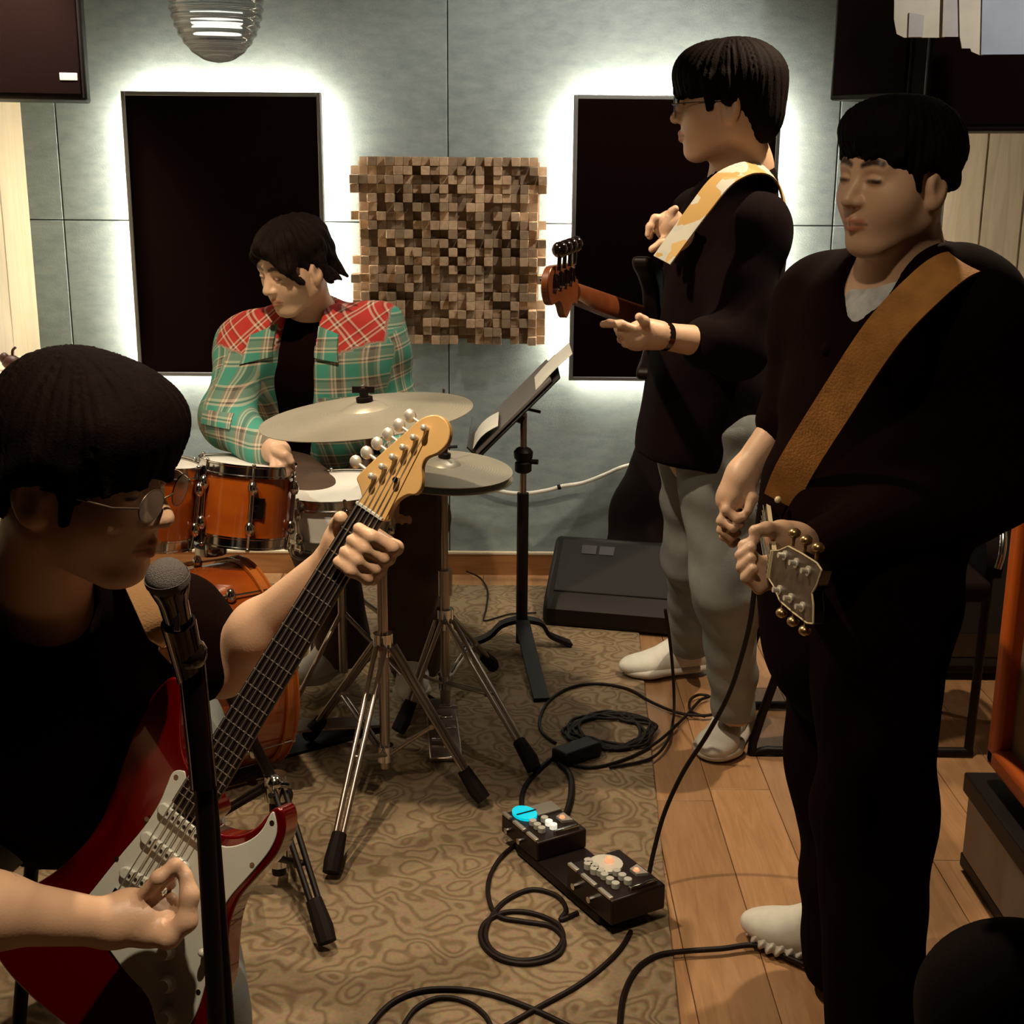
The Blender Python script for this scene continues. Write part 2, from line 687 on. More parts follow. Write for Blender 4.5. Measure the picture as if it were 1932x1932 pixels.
# ------------------------------------------------------------------ the room
WY = 4.765
o = MB().box((.2, 2.0, -.071), (4.6, 6.0, .1)).build('floor', M['baseboard'])
tag(o, kind='structure')
FLOOR = o
rng = random.Random(4)
pl = MB().box((0, 0, 0), (.1485, 1.198, .02)).build('plank', M['plank'], FLOOR, bevel=.0012, org=(0, 0, 0), seg=1)
first = True
for i in range(27):
    x = -1.68 + .15 * i
    y = 4.765 - .6 - rng.random() * .5
    y0 = 4.765
    k = 0
    ends = [4.765]
    while y0 > 1.2:
        y1 = y0 - (1.2 if k else .5 + .7 * rng.random())
        L_ = y0 - y1
        cy = (y0 + y1) / 2
        c = pl if first else dup(pl, (0, 0, 0), FLOOR)
        first = False
        c.location = Vector((x, cy, -.01)) - ORG['floor']
        c.scale = (1, (L_ - .002) / 1.198, 1)
        y0, k = y1, k + 1

# carpet (its right edge runs almost along the view)
cp = [(-1.32, 4.60), (.448, 4.60), (.30, 1.9), (.27, 1.3), (-1.32, 1.3)]
mb = MB().prism(cp, (0, 0, .0005), (1, 0, 0), (0, 1, 0), (0, 0, 1), 0, .009)
CARPET = tag(mb.build('carpet', M['carpet'], bevel=.003), 'grey-beige carpet with a swirling pile pattern under the drum kit', 'carpet')

# back wall: backing + recessed-joint fabric panels
o = tag(MB().box((.0, WY + .08, 1.2), (3.5, .1, 2.4)).build('wall_back', M['black_matt']), kind='structure')
WALLB = o
xs = [-1.72, -1.585, -.232, 1.12, 1.56]
zs = [.085, 1.291, 2.4]
for i in range(4):
    for j in range(2):
        a, b, c, d = xs[i], xs[i + 1], zs[j], zs[j + 1]
        MB().box(((a + b) / 2, WY + .016, (c + d) / 2), (b - a - .003, .032, d - c - .003)).build('wall_panel', M['wall'], WALLB, bevel=.003)
o = tag(MB().box((-.1, WY - .008, .04), (3.25, .016, .08)).build('baseboard_back', M['baseboard']), kind='structure')
MB().box((-.1, WY - .01, .085), (3.25, .02, .010)).build('baseboard_cap', M['cream_board'], o, bevel=.002)

# left wall of cream boards
o = tag(MB().box((-1.78, 2.0, 1.2), (.1, 5.6, 2.4)).build('wall_left', M['black_matt']), kind='structure')
y = WY
while y > 2.2:
    MB().box((-1.716, y - .1285, 1.2), (.028, .254, 2.4)).build('wall_board', M['cream_board'], o, bevel=.004)
    y -= .2575
# splayed corner wall of knotty pine
d45 = Vector((1, -1, 0)).normalized()
n45 = Vector((-1, -1, 0)).normalized()
R45 = Matrix((d45, -n45, Vector((0, 0, 1)))).transposed()
c0 = Vector((1.50, WY, 0))
o = tag(MB().box(c0 + d45 * .6 - n45 * .06 + Vector((0, 0, 1.2)), (1.5, .06, 2.4), R45).build('wall_corner', M['black_matt']), kind='structure')
for i in range(9):
    MB().box(c0 + d45 * (.075 + .144 * i) - n45 * .012 + Vector((0, 0, 1.2)), (.1415, .024, 2.4), R45).build('wall_board', M['pine'], o, bevel=.004)
o = tag(MB().box((2.45, 1.6, 1.2), (.1, 4.8, 2.4)).build('wall_right', M['cream_board']), kind='structure')
o = tag(MB().box((.3, 2.0, 2.46), (4.6, 6.0, .1)).build('ceiling', mat('ceiling_paint', (.10, .085, .075), .9)), kind='structure')

# ------------------------------------------------------------------ light-edged black panels on the back wall
def lit_panel(x0, x1, z0, z1, label, y=4.665):
    cx, cz = (x0 + x1) / 2, (z0 + z1) / 2
    t = thing('acoustic_panel', label, 'wall panel', (cx, y, z0), 'black acoustic panels glowing at the edges')
    MB().box((cx, y + .012, cz), (x1 - x0 - .02, .024, z1 - z0 - .02)).build('cloth_face', M['panel_cloth'], t)
    w = .014
    for a in ((x0 + w / 2, cz, w, z1 - z0), (x1 - w / 2, cz, w, z1 - z0), (cx, z0 + w / 2, x1 - x0 - 2 * w, w), (cx, z1 - w / 2, x1 - x0 - 2 * w, w)):
        MB().box((a[0], y + .014, a[1]), (a[2], .034, a[3])).build('frame_bar', M['alu'], t, bevel=.002)
    for s in (-1, 1):
        MB().box((cx + s * (x1 - x0) * .25, y + .06, cz), (.05, .08, (z1 - z0) * .5)).build('wall_bracket', M['black_matt'], t)
    yy, q = y + .044, .012
    for a, m in (((x0 + q, cz, .012, z1 - z0 - .05), 'led'), ((x1 - q, cz, .012, z1 - z0 - .05), 'led'), ((cx, z1 - q, x1 - x0 - .06, .012), 'led'), ((cx, z0 + q, x1 - x0 - .06, .012), 'led_low')):
        MB().box((a[0], yy, a[1]), (a[2], .016, a[3])).build('led_strip', M[m], t, bevel=0)
    return t


lit_panel(-1.327, -.655, .757, 1.720, 'tall black acoustic panel with glowing edges behind the drummer')
lit_panel(.198, .898, .752, 1.720, 'tall black acoustic panel with glowing edges behind the man in glasses with a bass')

# ------------------------------------------------------------------ wooden block diffuser
x0, x1, z0, z1 = -.567, .112, .874, 1.515
yb = 4.735
t = thing('wooden_diffuser', 'square sound diffuser of small wooden blocks at mixed heights', 'diffuser', ((x0 + x1) / 2, yb, z0))
MB().box(((x0 + x1) / 2, yb + .012, (z0 + z1) / 2), (x1 - x0 - .05, .02, z1 - z0 - .03)).build('backing_board', M['block'], t)
NX, NZ = 22, 21
bw, bh = (x1 - x0) / NX, (z1 - z0) / NZ
bl = MB().box((0, 0, 0), (bw - .0008, .1, bh - .0008)).build('block', M['block'], t, bevel=.0015, org=(0, 0, 0), seg=1)
cells = []
for i in range(NX):
    for j in range(NZ):
        edge = i in (0, NX - 1) and rng.random() < .45
        edge2 = j in (0, NZ - 1) and rng.random() < .3
        h = rng.choice([.014, .026, .04, .052, .066, .08])
        if not (edge or (edge2 and j == 0)):
            cells.append((i, j, h))
cells.sort(key=lambda c: -c[2])
rest = MB()
for n, (i, j, h) in enumerate(cells):
    p = Vector((x0 + bw * (i + .5), yb + .004 - h / 2, z0 + bh * (j + .5)))
    if n < 299:
        c = bl if n == 0 else dup(bl, p, t)
        c.location = p - ORG[t.name]
        c.scale = (1, h / .1, 1)
    else:
        rest.box(p, (bw - .0008, h, bh - .0008))
tag(rest.build('low_blocks', M['block'], t), kind='stuff')

# ------------------------------------------------------------------ pendant lamp of ribbed glass
c = at(410, 60, 4.1)
t = thing('pendant_lamp', 'ribbed glass dome lamp hanging above the dark panel', 'lamp', (c.x, c.y, 1.78))
M['glass'] = mat('ribbed_glass', (.80, .84, .84), .08, 0, spec=.8, trans=.75)
prof = []
zb = at(410, 119, 4.1).z
R0 = .137
n = 40
for i in range(n + 1):
    q = i / n
    r = R0 * math.sin(math.acos(max(-1, min(1, 1 - q)))) if q < 1 else R0
    r = R0 * (1 - (1 - q) ** 2.1) ** .5
    r *= 1 + .022 * math.sin(q * 2 * math.pi * 8)
    prof.append((max(r, .0005), q * .19))
prof += [(.146, .195), (.146, .205), (.13, .207)]
MB().lathe(prof, (c.x, c.y, zb), (0, 0, 1), 40).build('glass_dome', M['glass'], t, smooth=60)
MB().lathe([(.001, .206), (.155, .206), (.158, .215), (.158, .235), (.06, .26), (.02, .29), (.001, .29)], (c.x, c.y, zb), (0, 0, 1), 40).build('metal_rim', M['black_gloss'], t)
MB().lathe([(.001, .11), (.05, .112), (.05, .128), (.001, .13)], (c.x, c.y, zb), (0, 0, 1), 20).build('bulb', mat('bulb', (1, 1, 1), .3, emit=(1, .95, .85), estr=1.6), t)
MB().cyl((c.x, c.y, zb + .28), (c.x, c.y, 2.41), .008).build('cord', M['black'], t)

# ------------------------------------------------------------------ loudspeakers near the ceiling
def speaker(label, c, d, rz, badge=True, tilt=0):
    R = Matrix.Rotation(rz, 3, 'Z') @ Matrix.Rotation(tilt, 3, 'X')
    t = thing('loudspeaker', label, 'loudspeaker', (c[0], c[1], c[2] - d[2] / 2))
    MB().box(c, d, R).build('cabinet', M['black'], t, bevel=.008)
    f = Vector(c) + R @ Vector((0, -d[1] / 2 - .004, 0))
    MB().box(f, (d[0] - .03, .008, d[2] - .03), R).build('grille', mat('speaker_grille', (.006, .0016, .001), .85, bump=.4, bscale=900, spec=.06), t, bevel=.004)
    if badge:
        MB().box(Vector(c) + R @ Vector((d[0] / 2 - .05, -d[1] / 2 - .009, -d[2] / 2 + .068)), (.052, .004, .022), R).build('badge', mat('badge_silver', (.6, .56, .5), .4, .3), t, bevel=.001)
    MB().cyl(Vector(c) + Vector((0, .05, d[2] / 2 - .02)), (c[0], c[1] + .05, 2.41), .02).build('mount_arm', M['black'], t)
    return t


zz = at(60, 186, 4.15).z
speaker('black loudspeaker with a small silver badge hanging above the left wall boards', (at(115, 100, 4.15).x - .175, 4.33, zz + .25), (.37, .26, .50), math.radians(15))
zz = at(1600, 186, 4.2).z
speaker('black loudspeaker turned edgewise, hanging beside the pale paper sheets', (1.19, 4.33, zz + .3), (.30, .28, .60), math.radians(-52), badge=False)
zz = at(1860, 246, 3.6).z
c = at(1795, 160, 3.6)
speaker('wide black loudspeaker low over the knotty pine boards, partly behind the pale paper sheets', (c.x + .27, 3.78, zz + .2), (.52, .28, .40), math.radians(-24), badge=False)

# pale sheets overlapping at the top
YS = 3.45
t = thing('paper_banner', 'pale patchwork of overlapping paper sheets with a stepped lower edge', 'banner', tuple(at(1800, 60, YS)))
P1_, P2_ = mat('sheet_cream', (.62, .60, .52), .85, var=.1, vscale=12), mat('sheet_blue', (.36, .44, .56), .85, var=.08, vscale=12)
P3_ = mat('sheet_grey', (.48, .47, .48), .85, var=.1)
for k, (poly, m) in enumerate((
        ([(1688, -30), (1687, 36), (1692, 64), (1706, 71), (1782, 71), (1784, -30)], P1_),
        ([(1715, 24), (1713, 70), (1740, 70), (1743, 29)], P3_),
        ([(1779, -30), (1776, 70), (1808, 70), (1810, -30)], P3_),
        ([(1806, -30), (1808, 70), (1812, 92), (1828, 92), (1830, 98), (1846, 105), (1852, 105), (1854, -30)], P1_),
        ([(1850, -30), (1847, 104), (1960, 103), (1962, -30)], P2_))):
    pts = [at(a, b, YS) for a, b in poly]
    o2 = pts[0].copy()
    MB().prism([(p.x, p.z) for p in pts], (0, YS - .004 * k, 0), (1, 0, 0), (0, 0, 1), (0, 1, 0), 0, .003).build('paper_sheet', m, t)
MB().box((at(1820, 0, YS).x, YS + .01, 2.06), (.6, .015, .02)).build('hanging_rail', M['black'], t)
for s in (-.25, .25):
    MB().cyl((at(1820, 0, YS).x + s, YS + .01, 2.06), (at(1820, 0, YS).x + s, YS + .01, 2.41), .004).build('hanger', M['black'], t)

# ------------------------------------------------------------------ cables on the wall
def wire(name, label, pts, r, m, n=8, closed=False, cat='cable', group=None):
    return tag(MB().tube(spline(pts, n, closed), r, 8, closed).build(name, m, smooth=60), label, cat, group)


wp = [at(x, y, 4.70) for x, y in ((790, 868), (860, 896), (935, 924), (985, 931), (1032, 925), (1062, 917), (1100, 911), (1140, 896), (1175, 881), (1216, 873), (1262, 872))]
w_ = wire('wall_cable', 'white cable sagging along the grey wall', wp, .0075, M['white'])
MB().cyl(at(1052, 920, 4.70), at(1058, 918, 4.70), .0095).build('cable_clip', M['black'], w_)
o = tag(MB().cyl(at(1209, 820, 4.755), at(1205, 912, 4.755), .006).build('wall_conduit', M['white']), 'short white conduit running upright on the grey wall', 'conduit')

# cream cabinet with a trinket, left edge
c = at(34, 712, 3.75)
t = thing('cabinet', 'pale cream cabinet against the left wall boards', 'cabinet', (c.x - .13, 3.95, 0))
for za, zb_ in ((.0, .44), (.45, c.z - .02)):
    MB().box((c.x - .135, 3.95, (za + zb_) / 2), (.245, .38, zb_ - za)).build('door', M['cream_board'], t, bevel=.006)
MB().box((c.x - .135, 3.95, c.z - .008), (.27, .40, .024)).build('cabinet_top', M['cream_board'], t, bevel=.005)
e = at(22, 686, 3.85)
mb = MB().ball((e.x, 3.85, c.z + .028), .024, (1.2, .9, .9)).ball((e.x - .02, 3.85, c.z + .04), .014, (1, 1, 1.2))
mb.tube(spline([(e.x + .004, 3.85, c.z + .04), (e.x + .006, 3.85, c.z + .062), (e.x + .016, 3.85, c.z + .072)], 5), .004, 6)
tag(mb.build('trinket', mat('trinket_brown', (.05, .012, .006), .5)), 'small dark red-brown trinket with a curled tip on the cream cabinet', 'ornament')


# ------------------------------------------------------------------ drum kit
M['orange_wood'] = wood('drum_lacquer', (.27, .042, .004), (.38, .080, .006), (3, 3, 3), 3, .18, 0)
M['orange_wood'].node_tree.nodes['Principled BSDF'].inputs['Coat Weight'].default_value = .8
M['hoop_wood'] = wood('hoop_lacquer', (.30, .07, .01), (.42, .12, .02), (3, 3, 3), 3, .25, 0)
M['head_white'] = mat('drum_head', (.74, .72, .66), .55, var=.04)
M['pearl'] = mat('white_pearl', (.80, .78, .72), .2, coat=.5, var=.06, vscale=30)
M['bronze'] = mat('cymbal_bronze', (.50, .46, .37), .42, .6, var=.12, vscale=5)


def drum(name, label, c, ax, R, H, shell, n_lug=6, hoop=None, badge=None, head='head_white', group=None):
    x, y, z = basis(ax)
    c = Vector(c)
    t = thing(name, label, 'drum', c - z * (H / 2), group)
    hp = hoop or M['chrome']
    MB().lathe([(R, -H / 2 + .004), (R, H / 2 - .004)], c, z, 48).build('shell', shell, t, smooth=50)
    for s, nm in ((1, 'batter_head'), (-1, 'resonant_head')):
        e = c + z * (s * H / 2)
        MB().lathe([(.0005, 0), (R * .97, 0), (R * 1.005, -.004 * s), (R * 1.005, -.012 * s)], e, z, 48).build(nm, M[head], t)
        MB().lathe([(R * 1.008, .008 * s), (R * 1.045, .008 * s), (R * 1.045, .004 * s), (R * 1.02, .002 * s), (R * 1.02, -.016 * s), (R * 1.045, -.018 * s), (R * 1.045, -.022 * s), (R * 1.008, -.022 * s)], e, z, 48).build('hoop', hp, t)
    for k in range(n_lug):
        a = 2 * math.pi * (k + .3) / n_lug
        d = x * math.cos(a) + y * math.sin(a)
        mb = MB()
        p = c + d * (R + .010)
        for s in (1, -1):
            q = p + z * (s * H * .26)
            mb.ball(q, .013, (1, 1, 1.5), 10)
            mb.cyl(q, c + d * (R * 1.03) + z * (s * (H / 2 + .006)), .0028, n=6)
            mb.ball(c + d * (R * 1.03) + z * (s * (H / 2 + .008)), .006, n=8)
        mb.cyl(p + z * H * .26, p - z * H * .26, .006, n=8)
        mb.build('lug', M['chrome'], t, smooth=60)
    if badge:
        d = (x * badge[0] + y * badge[1]).normalized()
        MB().prism([(-.02, -.026), (.02, -.026), (.02, .026), (-.02, .026)], c + d * (R + .0005), z.cross(d), z, d, 0, .003).build('badge', M['black_gloss'], t, bevel=.002)
        MB().lathe([(.006, 0), (.009, 0), (.009, .001), (.006, .001)], c + d * (R + .0036), d, 16).build('badge_ring', M['chrome'], t)
    return t


def facing(c, ax, to=EYE, turn=0):
    x, y, z = basis(ax)
    d = Vector(to) - Vector(c)
    d = d - z * d.dot(z)
    d.normalize()
    d = Matrix.Rotation(turn, 3, z) @ d
    return d.dot(x), d.dot(y)


BD_B, BD_F = Vector((-.66, 3.14, .279)), Vector((-1.0, 2.90, .279))
bd_ax = (BD_F - BD_B).normalized()
bd = drum('bass_drum', 'large orange lacquered bass drum lying on its side on the carpet', (BD_B + BD_F) / 2, bd_ax, .255, (BD_F - BD_B).length, M['orange_wood'], 8, M['hoop_wood'])
side = Vector((-bd_ax.y, bd_ax.x, 0))
for s in (-1, 1):
    a = (BD_B + BD_F) / 2 + bd_ax * .1 + side * (.18 * s) + Vector((0, 0, -.17))
    MB().cyl(a, Vector((a.x + side.x * .17 * s + bd_ax.x * .08, a.y + side.y * .17 * s + bd_ax.y * .08, .012)), .008).build('spur', M['chrome'], bd)
T1 = at(462, 945, 3.2)
T2 = at(285, 945, 3.12)
tb = [facing(T1, (.12, .1, 1), turn=.25)]
t1 = drum('rack_tom', 'small orange rack tom with a black badge, beside the white snare', T1, (.10, .12, 1), .116, .19, M['orange_wood'], 6, badge=tb[0], group='rack toms')
t2 = drum('rack_tom', 'small orange rack tom beside the face of the man with the red guitar', T2, (.14, .08, 1), .11, .19, M['orange_wood'], 6, group='rack toms')
# tom holder on the bass drum
t = thing('tom_holder', 'chrome double tom holder between the two orange rack toms', 'drum mount', (-.85, 3.05, .54))
pc = (T1 + T2) / 2 + Vector((.01, .06, -.04))
base = Vector((pc.x, pc.y, .535))
MB().cyl(base, pc + Vector((0, 0, .06)), .014).ball(pc + Vector((0, 0, .06)), .024).build('post', M['chrome'], t, smooth=60)
MB().cyl(base, base + Vector((0, 0, .02)), .04).build('base_plate', M['chrome'], t)
for T, s in ((T1, 1), (T2, -1)):
    e = T + (pc - T).normalized() * .128
    MB().tube(spline([pc + Vector((0, 0, .05)), pc + Vector((.03 * s, 0, .055)), e + Vector((0, 0, .05)), e], 5), .008, 8).ball(e, .02).build('arm', M['chrome'], t, smooth=60)
    MB().cyl(pc + Vector((.02 * s, -.02, .05)), pc + Vector((.02 * s, -.05, .05)), .012).build('wing_bolt', M['chrome'], t)
S1 = at(640, 962, 3.46)
sn = drum('snare_drum', 'white pearl snare drum below the cymbals', S1, (-.03, -.04, 1), .16, .125, M['pearl'], 8)
# snare stand
t = thing('snare_stand', 'chrome tripod stand under the white snare drum', 'drum stand', (S1.x, S1.y, 0))
MB().cyl((S1.x, S1.y, .12), (S1.x, S1.y, S1.z - .13), .012).build('tube', M['steel'], t)
for k in range(3):
    a = 2.0 + 2 * math.pi * k / 3
    d = Vector((math.cos(a), math.sin(a), 0))
    b = Vector((S1.x, S1.y, 0))
    MB().tube(spline([b + Vector((0, 0, S1.z - .13)), b + d * .12 + Vector((0, 0, S1.z - .11)), b + d * .178 + Vector((0, 0, S1.z - .085)), b + d * .18 + Vector((0, 0, S1.z - .055))], 4), .006, 8).build('basket_arm', M['chrome'], t, smooth=60)
    MB().cyl(b + Vector((0, 0, .30)), b + d * .25 + Vector((0, 0, .03)), .007).build('leg', M['steel'], t)
    MB().cyl(b + d * .225 + Vector((0, 0, .055)), b + d * .265 + Vector((0, 0, .028)), .016, .018).build('rubber_foot', M['rubber'], t)


def cymbal(parent, c, nrm, R, bell=.052, name='cymbal'):
    prof = [(.006, .018), (bell * .5, .0165), (bell * .85, .008), (bell, .0015)]
    for i in range(1, 11):
        q = i / 10
        prof.append((bell + (R - bell) * q, .0015 - .016 * q ** 1.3 * R / .25))
    prof += [(R, prof[-1][1] - .0014)] + [(r, h - .0016) for r, h in prof[::-1]]
    return MB().lathe(prof, c, nrm, 72).build(name, M['bronze'], parent, smooth=25)


b_ = M['bronze']
N, L, bb = nodes_of(b_)
tc = N.new('ShaderNodeTexCoord')
ln = N.new('ShaderNodeVectorMath')
ln.operation = 'LENGTH'
L.new(tc.outputs['Object'], ln.inputs[0])
mu = N.new('ShaderNodeMath')
mu.operation = 'MULTIPLY'
mu.inputs[1].default_value = 900
L.new(ln.outputs['Value'], mu.inputs[0])
si = N.new('ShaderNodeMath')
si.operation = 'SINE'
L.new(mu.outputs[0], si.inputs[0])
bp = N.new('ShaderNodeBump')
bp.inputs['Strength'].default_value, bp.inputs['Distance'].default_value = .25, .001
L.new(si.outputs[0], bp.inputs['Height'])
L.new(bp.outputs[0], bb.inputs['Normal'])


def tripod(t, base, zc, feet, rub=True, r=.011, zl=.10, m='steel'):
    """Double-braced legs from a collar at height zc on the pole to the given feet."""
    base = Vector(base)
    for fp in feet:
        f = Vector((fp[0], fp[1], .05))
        a = base + Vector((0, 0, zc))
        d = (Vector((f.x, f.y, 0)) - Vector((base.x, base.y, 0))).normalized()
        s = Vector((-d.y, d.x, 0)) * .011
        mb = MB()
        for q in (1, -1):
            mb.tube([a + d * .025 + s * q, f + s * q * .7], .0065, 8)
        mid = a.lerp(f, .55)
        for q in (1, -1):
            mb.tube([base + Vector((0, 0, zl)) + d * .015 + s * q * .5, mid + s * q * .5], .005, 8)
        mb.cyl(mid - s * 1.4, mid + s * 1.4, .006)
        mb.build('leg', M[m], t, smooth=50)
        if rub:
            MB().tube([f + (a - f).normalized() * .06, f, Vector((f.x + d.x * .018, f.y + d.y * .02, .031))], [.017, .021, .019], 10).build('rubber_foot', M['rubber'], t)
    mb = MB().cyl(base + Vector((0, 0, zc - .025)), base + Vector((0, 0, zc + .03)), .024)
    MB().cyl(base + Vector((0, 0, zl - .02)), base + Vector((0, 0, zl + .02)), .021).build('lower_collar', M['chrome'], t)
    mb.cyl(base + Vector((.0, -.02, zc)), base + Vector((0, -.055, zc + .01)), .006)
    mb.build('collar', M['chrome'], t)


# ride cymbal on its stand, in front of the drummer
cb = fl(728, 1490)
t = thing('cymbal_stand', 'tall chrome stand with a wide bronze ride cymbal before the drummer', 'cymbal stand', (cb.x, cb.y, 0))
cc = at(690, 772, 2.96)
tripod(t, (cb.x, cb.y, 0), .38, (fl(900, 1528), fl(630, 1662), (-.52, 3.22)))
MB().cyl((cb.x, cb.y, .06), (cb.x, cb.y, .62), .0125).build('lower_tube', M['steel'], t)
MB().cyl((cb.x, cb.y, .58), (cb.x, cb.y, .64), .02).cyl((cb.x, cb.y - .02, .61), (cb.x, cb.y - .06, .62), .006).build('height_clamp', M['chrome'], t)
MB().cyl((cb.x, cb.y, .62), cc - Vector((0, 0, .04)), .0095).build('upper_tube', M['steel'], t)
cn = Vector((-.10, -.03, 1)).normalized()
MB().cyl(cc - cn * .06, cc + cn * .055, .005).build('tilter_rod', M['steel'], t)
cy = cymbal(t, cc, cn, .243)
mb = MB().lathe([(.001, .012), (.016, .012), (.019, .018), (.019, .028), (.001, .028)], cc, cn, 16)
mb.lathe([(.001, .030), (.010, .030), (.010, .048), (.001, .05)], cc, cn, 12)
mb.box(cc + cn * .045, (.05, .007, .014))
mb.build('felt_and_wing_nut', M['black_matt'], t)

# hi-hat
hb = at(838, 930, 3.40)
t = thing('hi_hat', 'hi-hat with two bronze cymbals on a chrome stand beside the music stand', 'cymbal stand', (hb.x, hb.y, 0))
hc = at(842, 876, 3.40)
hn = Vector((.06, -.05, 1)).normalized()
tripod(t, (hb.x, hb.y, 0), .30, (fl(1000, 1468), fl(760, 1395), (hb.x + .12, 3.72)), zl=.12)
MB().cyl((hb.x, hb.y, .05), (hb.x, hb.y, .40), .014).build('lower_tube', M['steel'], t)
MB().cyl((hb.x, hb.y, .37), (hb.x, hb.y, .44), .021).build('height_clamp', M['steel'], t)
MB().cyl((hb.x, hb.y, .40), (hb.x, hb.y, hc.z - .05), .010).build('upper_tube', M['steel'], t)
MB().cyl((hb.x, hb.y, hc.z - .06), (hb.x, hb.y, hc.z + .20), .0032, n=8).build('pull_rod', M['steel'], t)
cymbal(t, (hb.x, hb.y, hc.z), hn, .182, .045)
cymbal(t, (hb.x, hb.y, hc.z - .040), -hn, .182, .045)
mb = MB().lathe([(.001, .016), (.014, .016), (.017, .02), (.017, .03), (.008, .034), (.008, .055), (.001, .056)], (hb.x, hb.y, hc.z), hn, 14)
mb.cyl((hb.x, hb.y, hc.z + .045), (hb.x + .035, hb.y - .01, hc.z + .05), .004)
mb.build('clutch', M['black'], t)
pf = fl(838, 1395)
mb = MB().prism([(-.16, .012), (.14, .05), (.14, .062), (-.16, .024)], (hb.x, hb.y - .12, 0), (-.1, 1, 0), (0, 0, 1), (1, .1, 0), -.042, .042)
mb.build('foot_plate', M['steel'], t, bevel=.004)
for k in range(4):
    MB().box((hb.x + .012 * (k % 2), hb.y - .21 + .05 * k, .044 + .0085 * k), (.05, .012, .008)).build('grip_bar', M['chrome'], t, bevel=.002)

# bass drum pedal
p = BD_B - bd_ax * .20
R = Matrix((side, bd_ax, Vector((0, 0, 1)))).transposed()
t = thing('drum_pedal', 'dark metal pedal with a felt beater behind the bass drum', 'drum pedal', (p.x, p.y, .0095))
MB().prism([(-.17, .004), (.12, .06), (.12, .07), (-.17, .014)], (p.x, p.y, .0095), bd_ax, (0, 0, 1), side, -.04, .04).build('foot_plate', M['steel'], t, bevel=.004)
MB().box(p + Vector((0, 0, .014 - p.z)), (.10, .34, .008), R).build('base_plate', M['black'], t)
for s in (-1, 1):
    MB().cyl(Vector((p.x, p.y, .015)) + bd_ax * .13 + side * (.045 * s), Vector((p.x, p.y, .20)) + bd_ax * .13 + side * (.045 * s), .009).build('post', M['chrome'], t)
MB().cyl(Vector((p.x, p.y, .2)) + bd_ax * .13 + side * .05, Vector((p.x, p.y, .2)) + bd_ax * .13 - side * .05, .008).build('axle', M['chrome'], t)
MB().cyl(Vector((p.x, p.y, .2)) + bd_ax * .13, Vector((p.x, p.y, .36)) + bd_ax * .04, .004).ball(Vector((p.x, p.y, .36)) + bd_ax * .04, .028).build('beater', M['chrome'], t)

# folded stand at the lower left
sb = at(520, 1482, 2.50)
t = thing('tripod_stand', 'dark double-braced tripod stand at the end of the red guitar', 'stand', (sb.x, sb.y, 0))
tripod(t, (sb.x, sb.y, 0), sb.z - .005, (fl(612, 1795), (sb.x - .34, sb.y - .02), (sb.x - .05, sb.y + .36)), zl=.09, m='black')
MB().cyl((sb.x, sb.y, .05), (sb.x, sb.y, sb.z + .02), .015).build('lower_tube', M['black'], t)
MB().cyl((sb.x, sb.y, sb.z), (sb.x - .12, sb.y, sb.z + .28), .011).build('upper_tube', M['black'], t)
MB().ball((sb.x, sb.y - .012, sb.z + .012), .019).cyl((sb.x, sb.y - .01, sb.z + .01), (sb.x + .035, sb.y - .02, sb.z + .012), .008).build('clamp_knob', M['chrome'], t, smooth=60)

# drum throne
DT = Vector((-.60, 3.98, 0))
t = thing('drum_throne', 'round black drum throne under the man in the plaid shirt', 'stool', DT)
MB().lathe([(.001, .42), (.15, .42), (.168, .435), (.17, .47), (.155, .495), (.10, .502), (.001, .504)], DT, (0, 0, 1), 32).build('seat', M['black_matt'], t)
MB().cyl(DT + Vector((0, 0, .08)), DT + Vector((0, 0, .42)), .016).build('post', M['chrome'], t)
for k in range(3):
    a = .5 + 2 * math.pi * k / 3
    d = Vector((math.cos(a), math.sin(a), 0))
    MB().cyl(DT + Vector((0, 0, .26)), DT + d * .26 + Vector((0, 0, .025)), .009).build('leg', M['steel'], t)
    MB().cyl(DT + d * .24 + Vector((0, 0, .04)), DT + d * .27 + Vector((0, 0, .026)), .014, .016).build('rubber_foot', M['rubber'], t)

# ------------------------------------------------------------------ music stand with sheets
mb_ = Vector((at(987, 900, 3.95).x, 3.95, 0))
zt = at(985, 792, 3.95).z
t = thing('music_stand', 'black music stand, its tilted desk seen edge-on before the grey wall', 'music stand', mb_)
MB().cyl(mb_ + Vector((0, 0, .03)), (mb_.x, mb_.y, at(987, 930, 3.95).z), .0185).build('lower_tube', M['black'], t)
MB().cyl((mb_.x, mb_.y, .3), (mb_.x, mb_.y, zt + .02), .0105).build('upper_tube', M['steel'], t)
zz = at(987, 870, 3.95).z
MB().lathe([(.02, -.035), (.026, -.03), (.026, -.005), (.02, 0), (.028, .01), (.03, .03), (.022, .04), (.012, .045)], (mb_.x, mb_.y, zz), (0, 0, 1), 16).cyl((mb_.x, mb_.y, zz), (mb_.x + .045, mb_.y - .01, zz), .008).build('height_clamp', M['black'], t)
for fx, fy in ((872, 1218), (1022, 1318), (1075, 1212)):
    f = fl(fx, fy, .02)
    d = (f - mb_)
    d.z = 0
    d.normalize()
    MB().ribbon(spline([mb_ + Vector((0, 0, .10)) + d * .014, mb_ + d * .06 + Vector((0, 0, .085)), mb_.lerp(Vector((f.x, f.y, 0)), .55) + Vector((0, 0, .045)), Vector((f.x, f.y, .0105))], 5), [(0, 0, 1)] * 16, .045, .012).build('leg', M['black'], t, smooth=0)
lo, hi = at(905, 836, 3.95), at(1052, 690, 3.95)
ax = (hi - lo).normalized()
nn = Vector((-ax.z, 0, ax.x))
L_ = (hi - lo).length
mid = (lo + hi) / 2
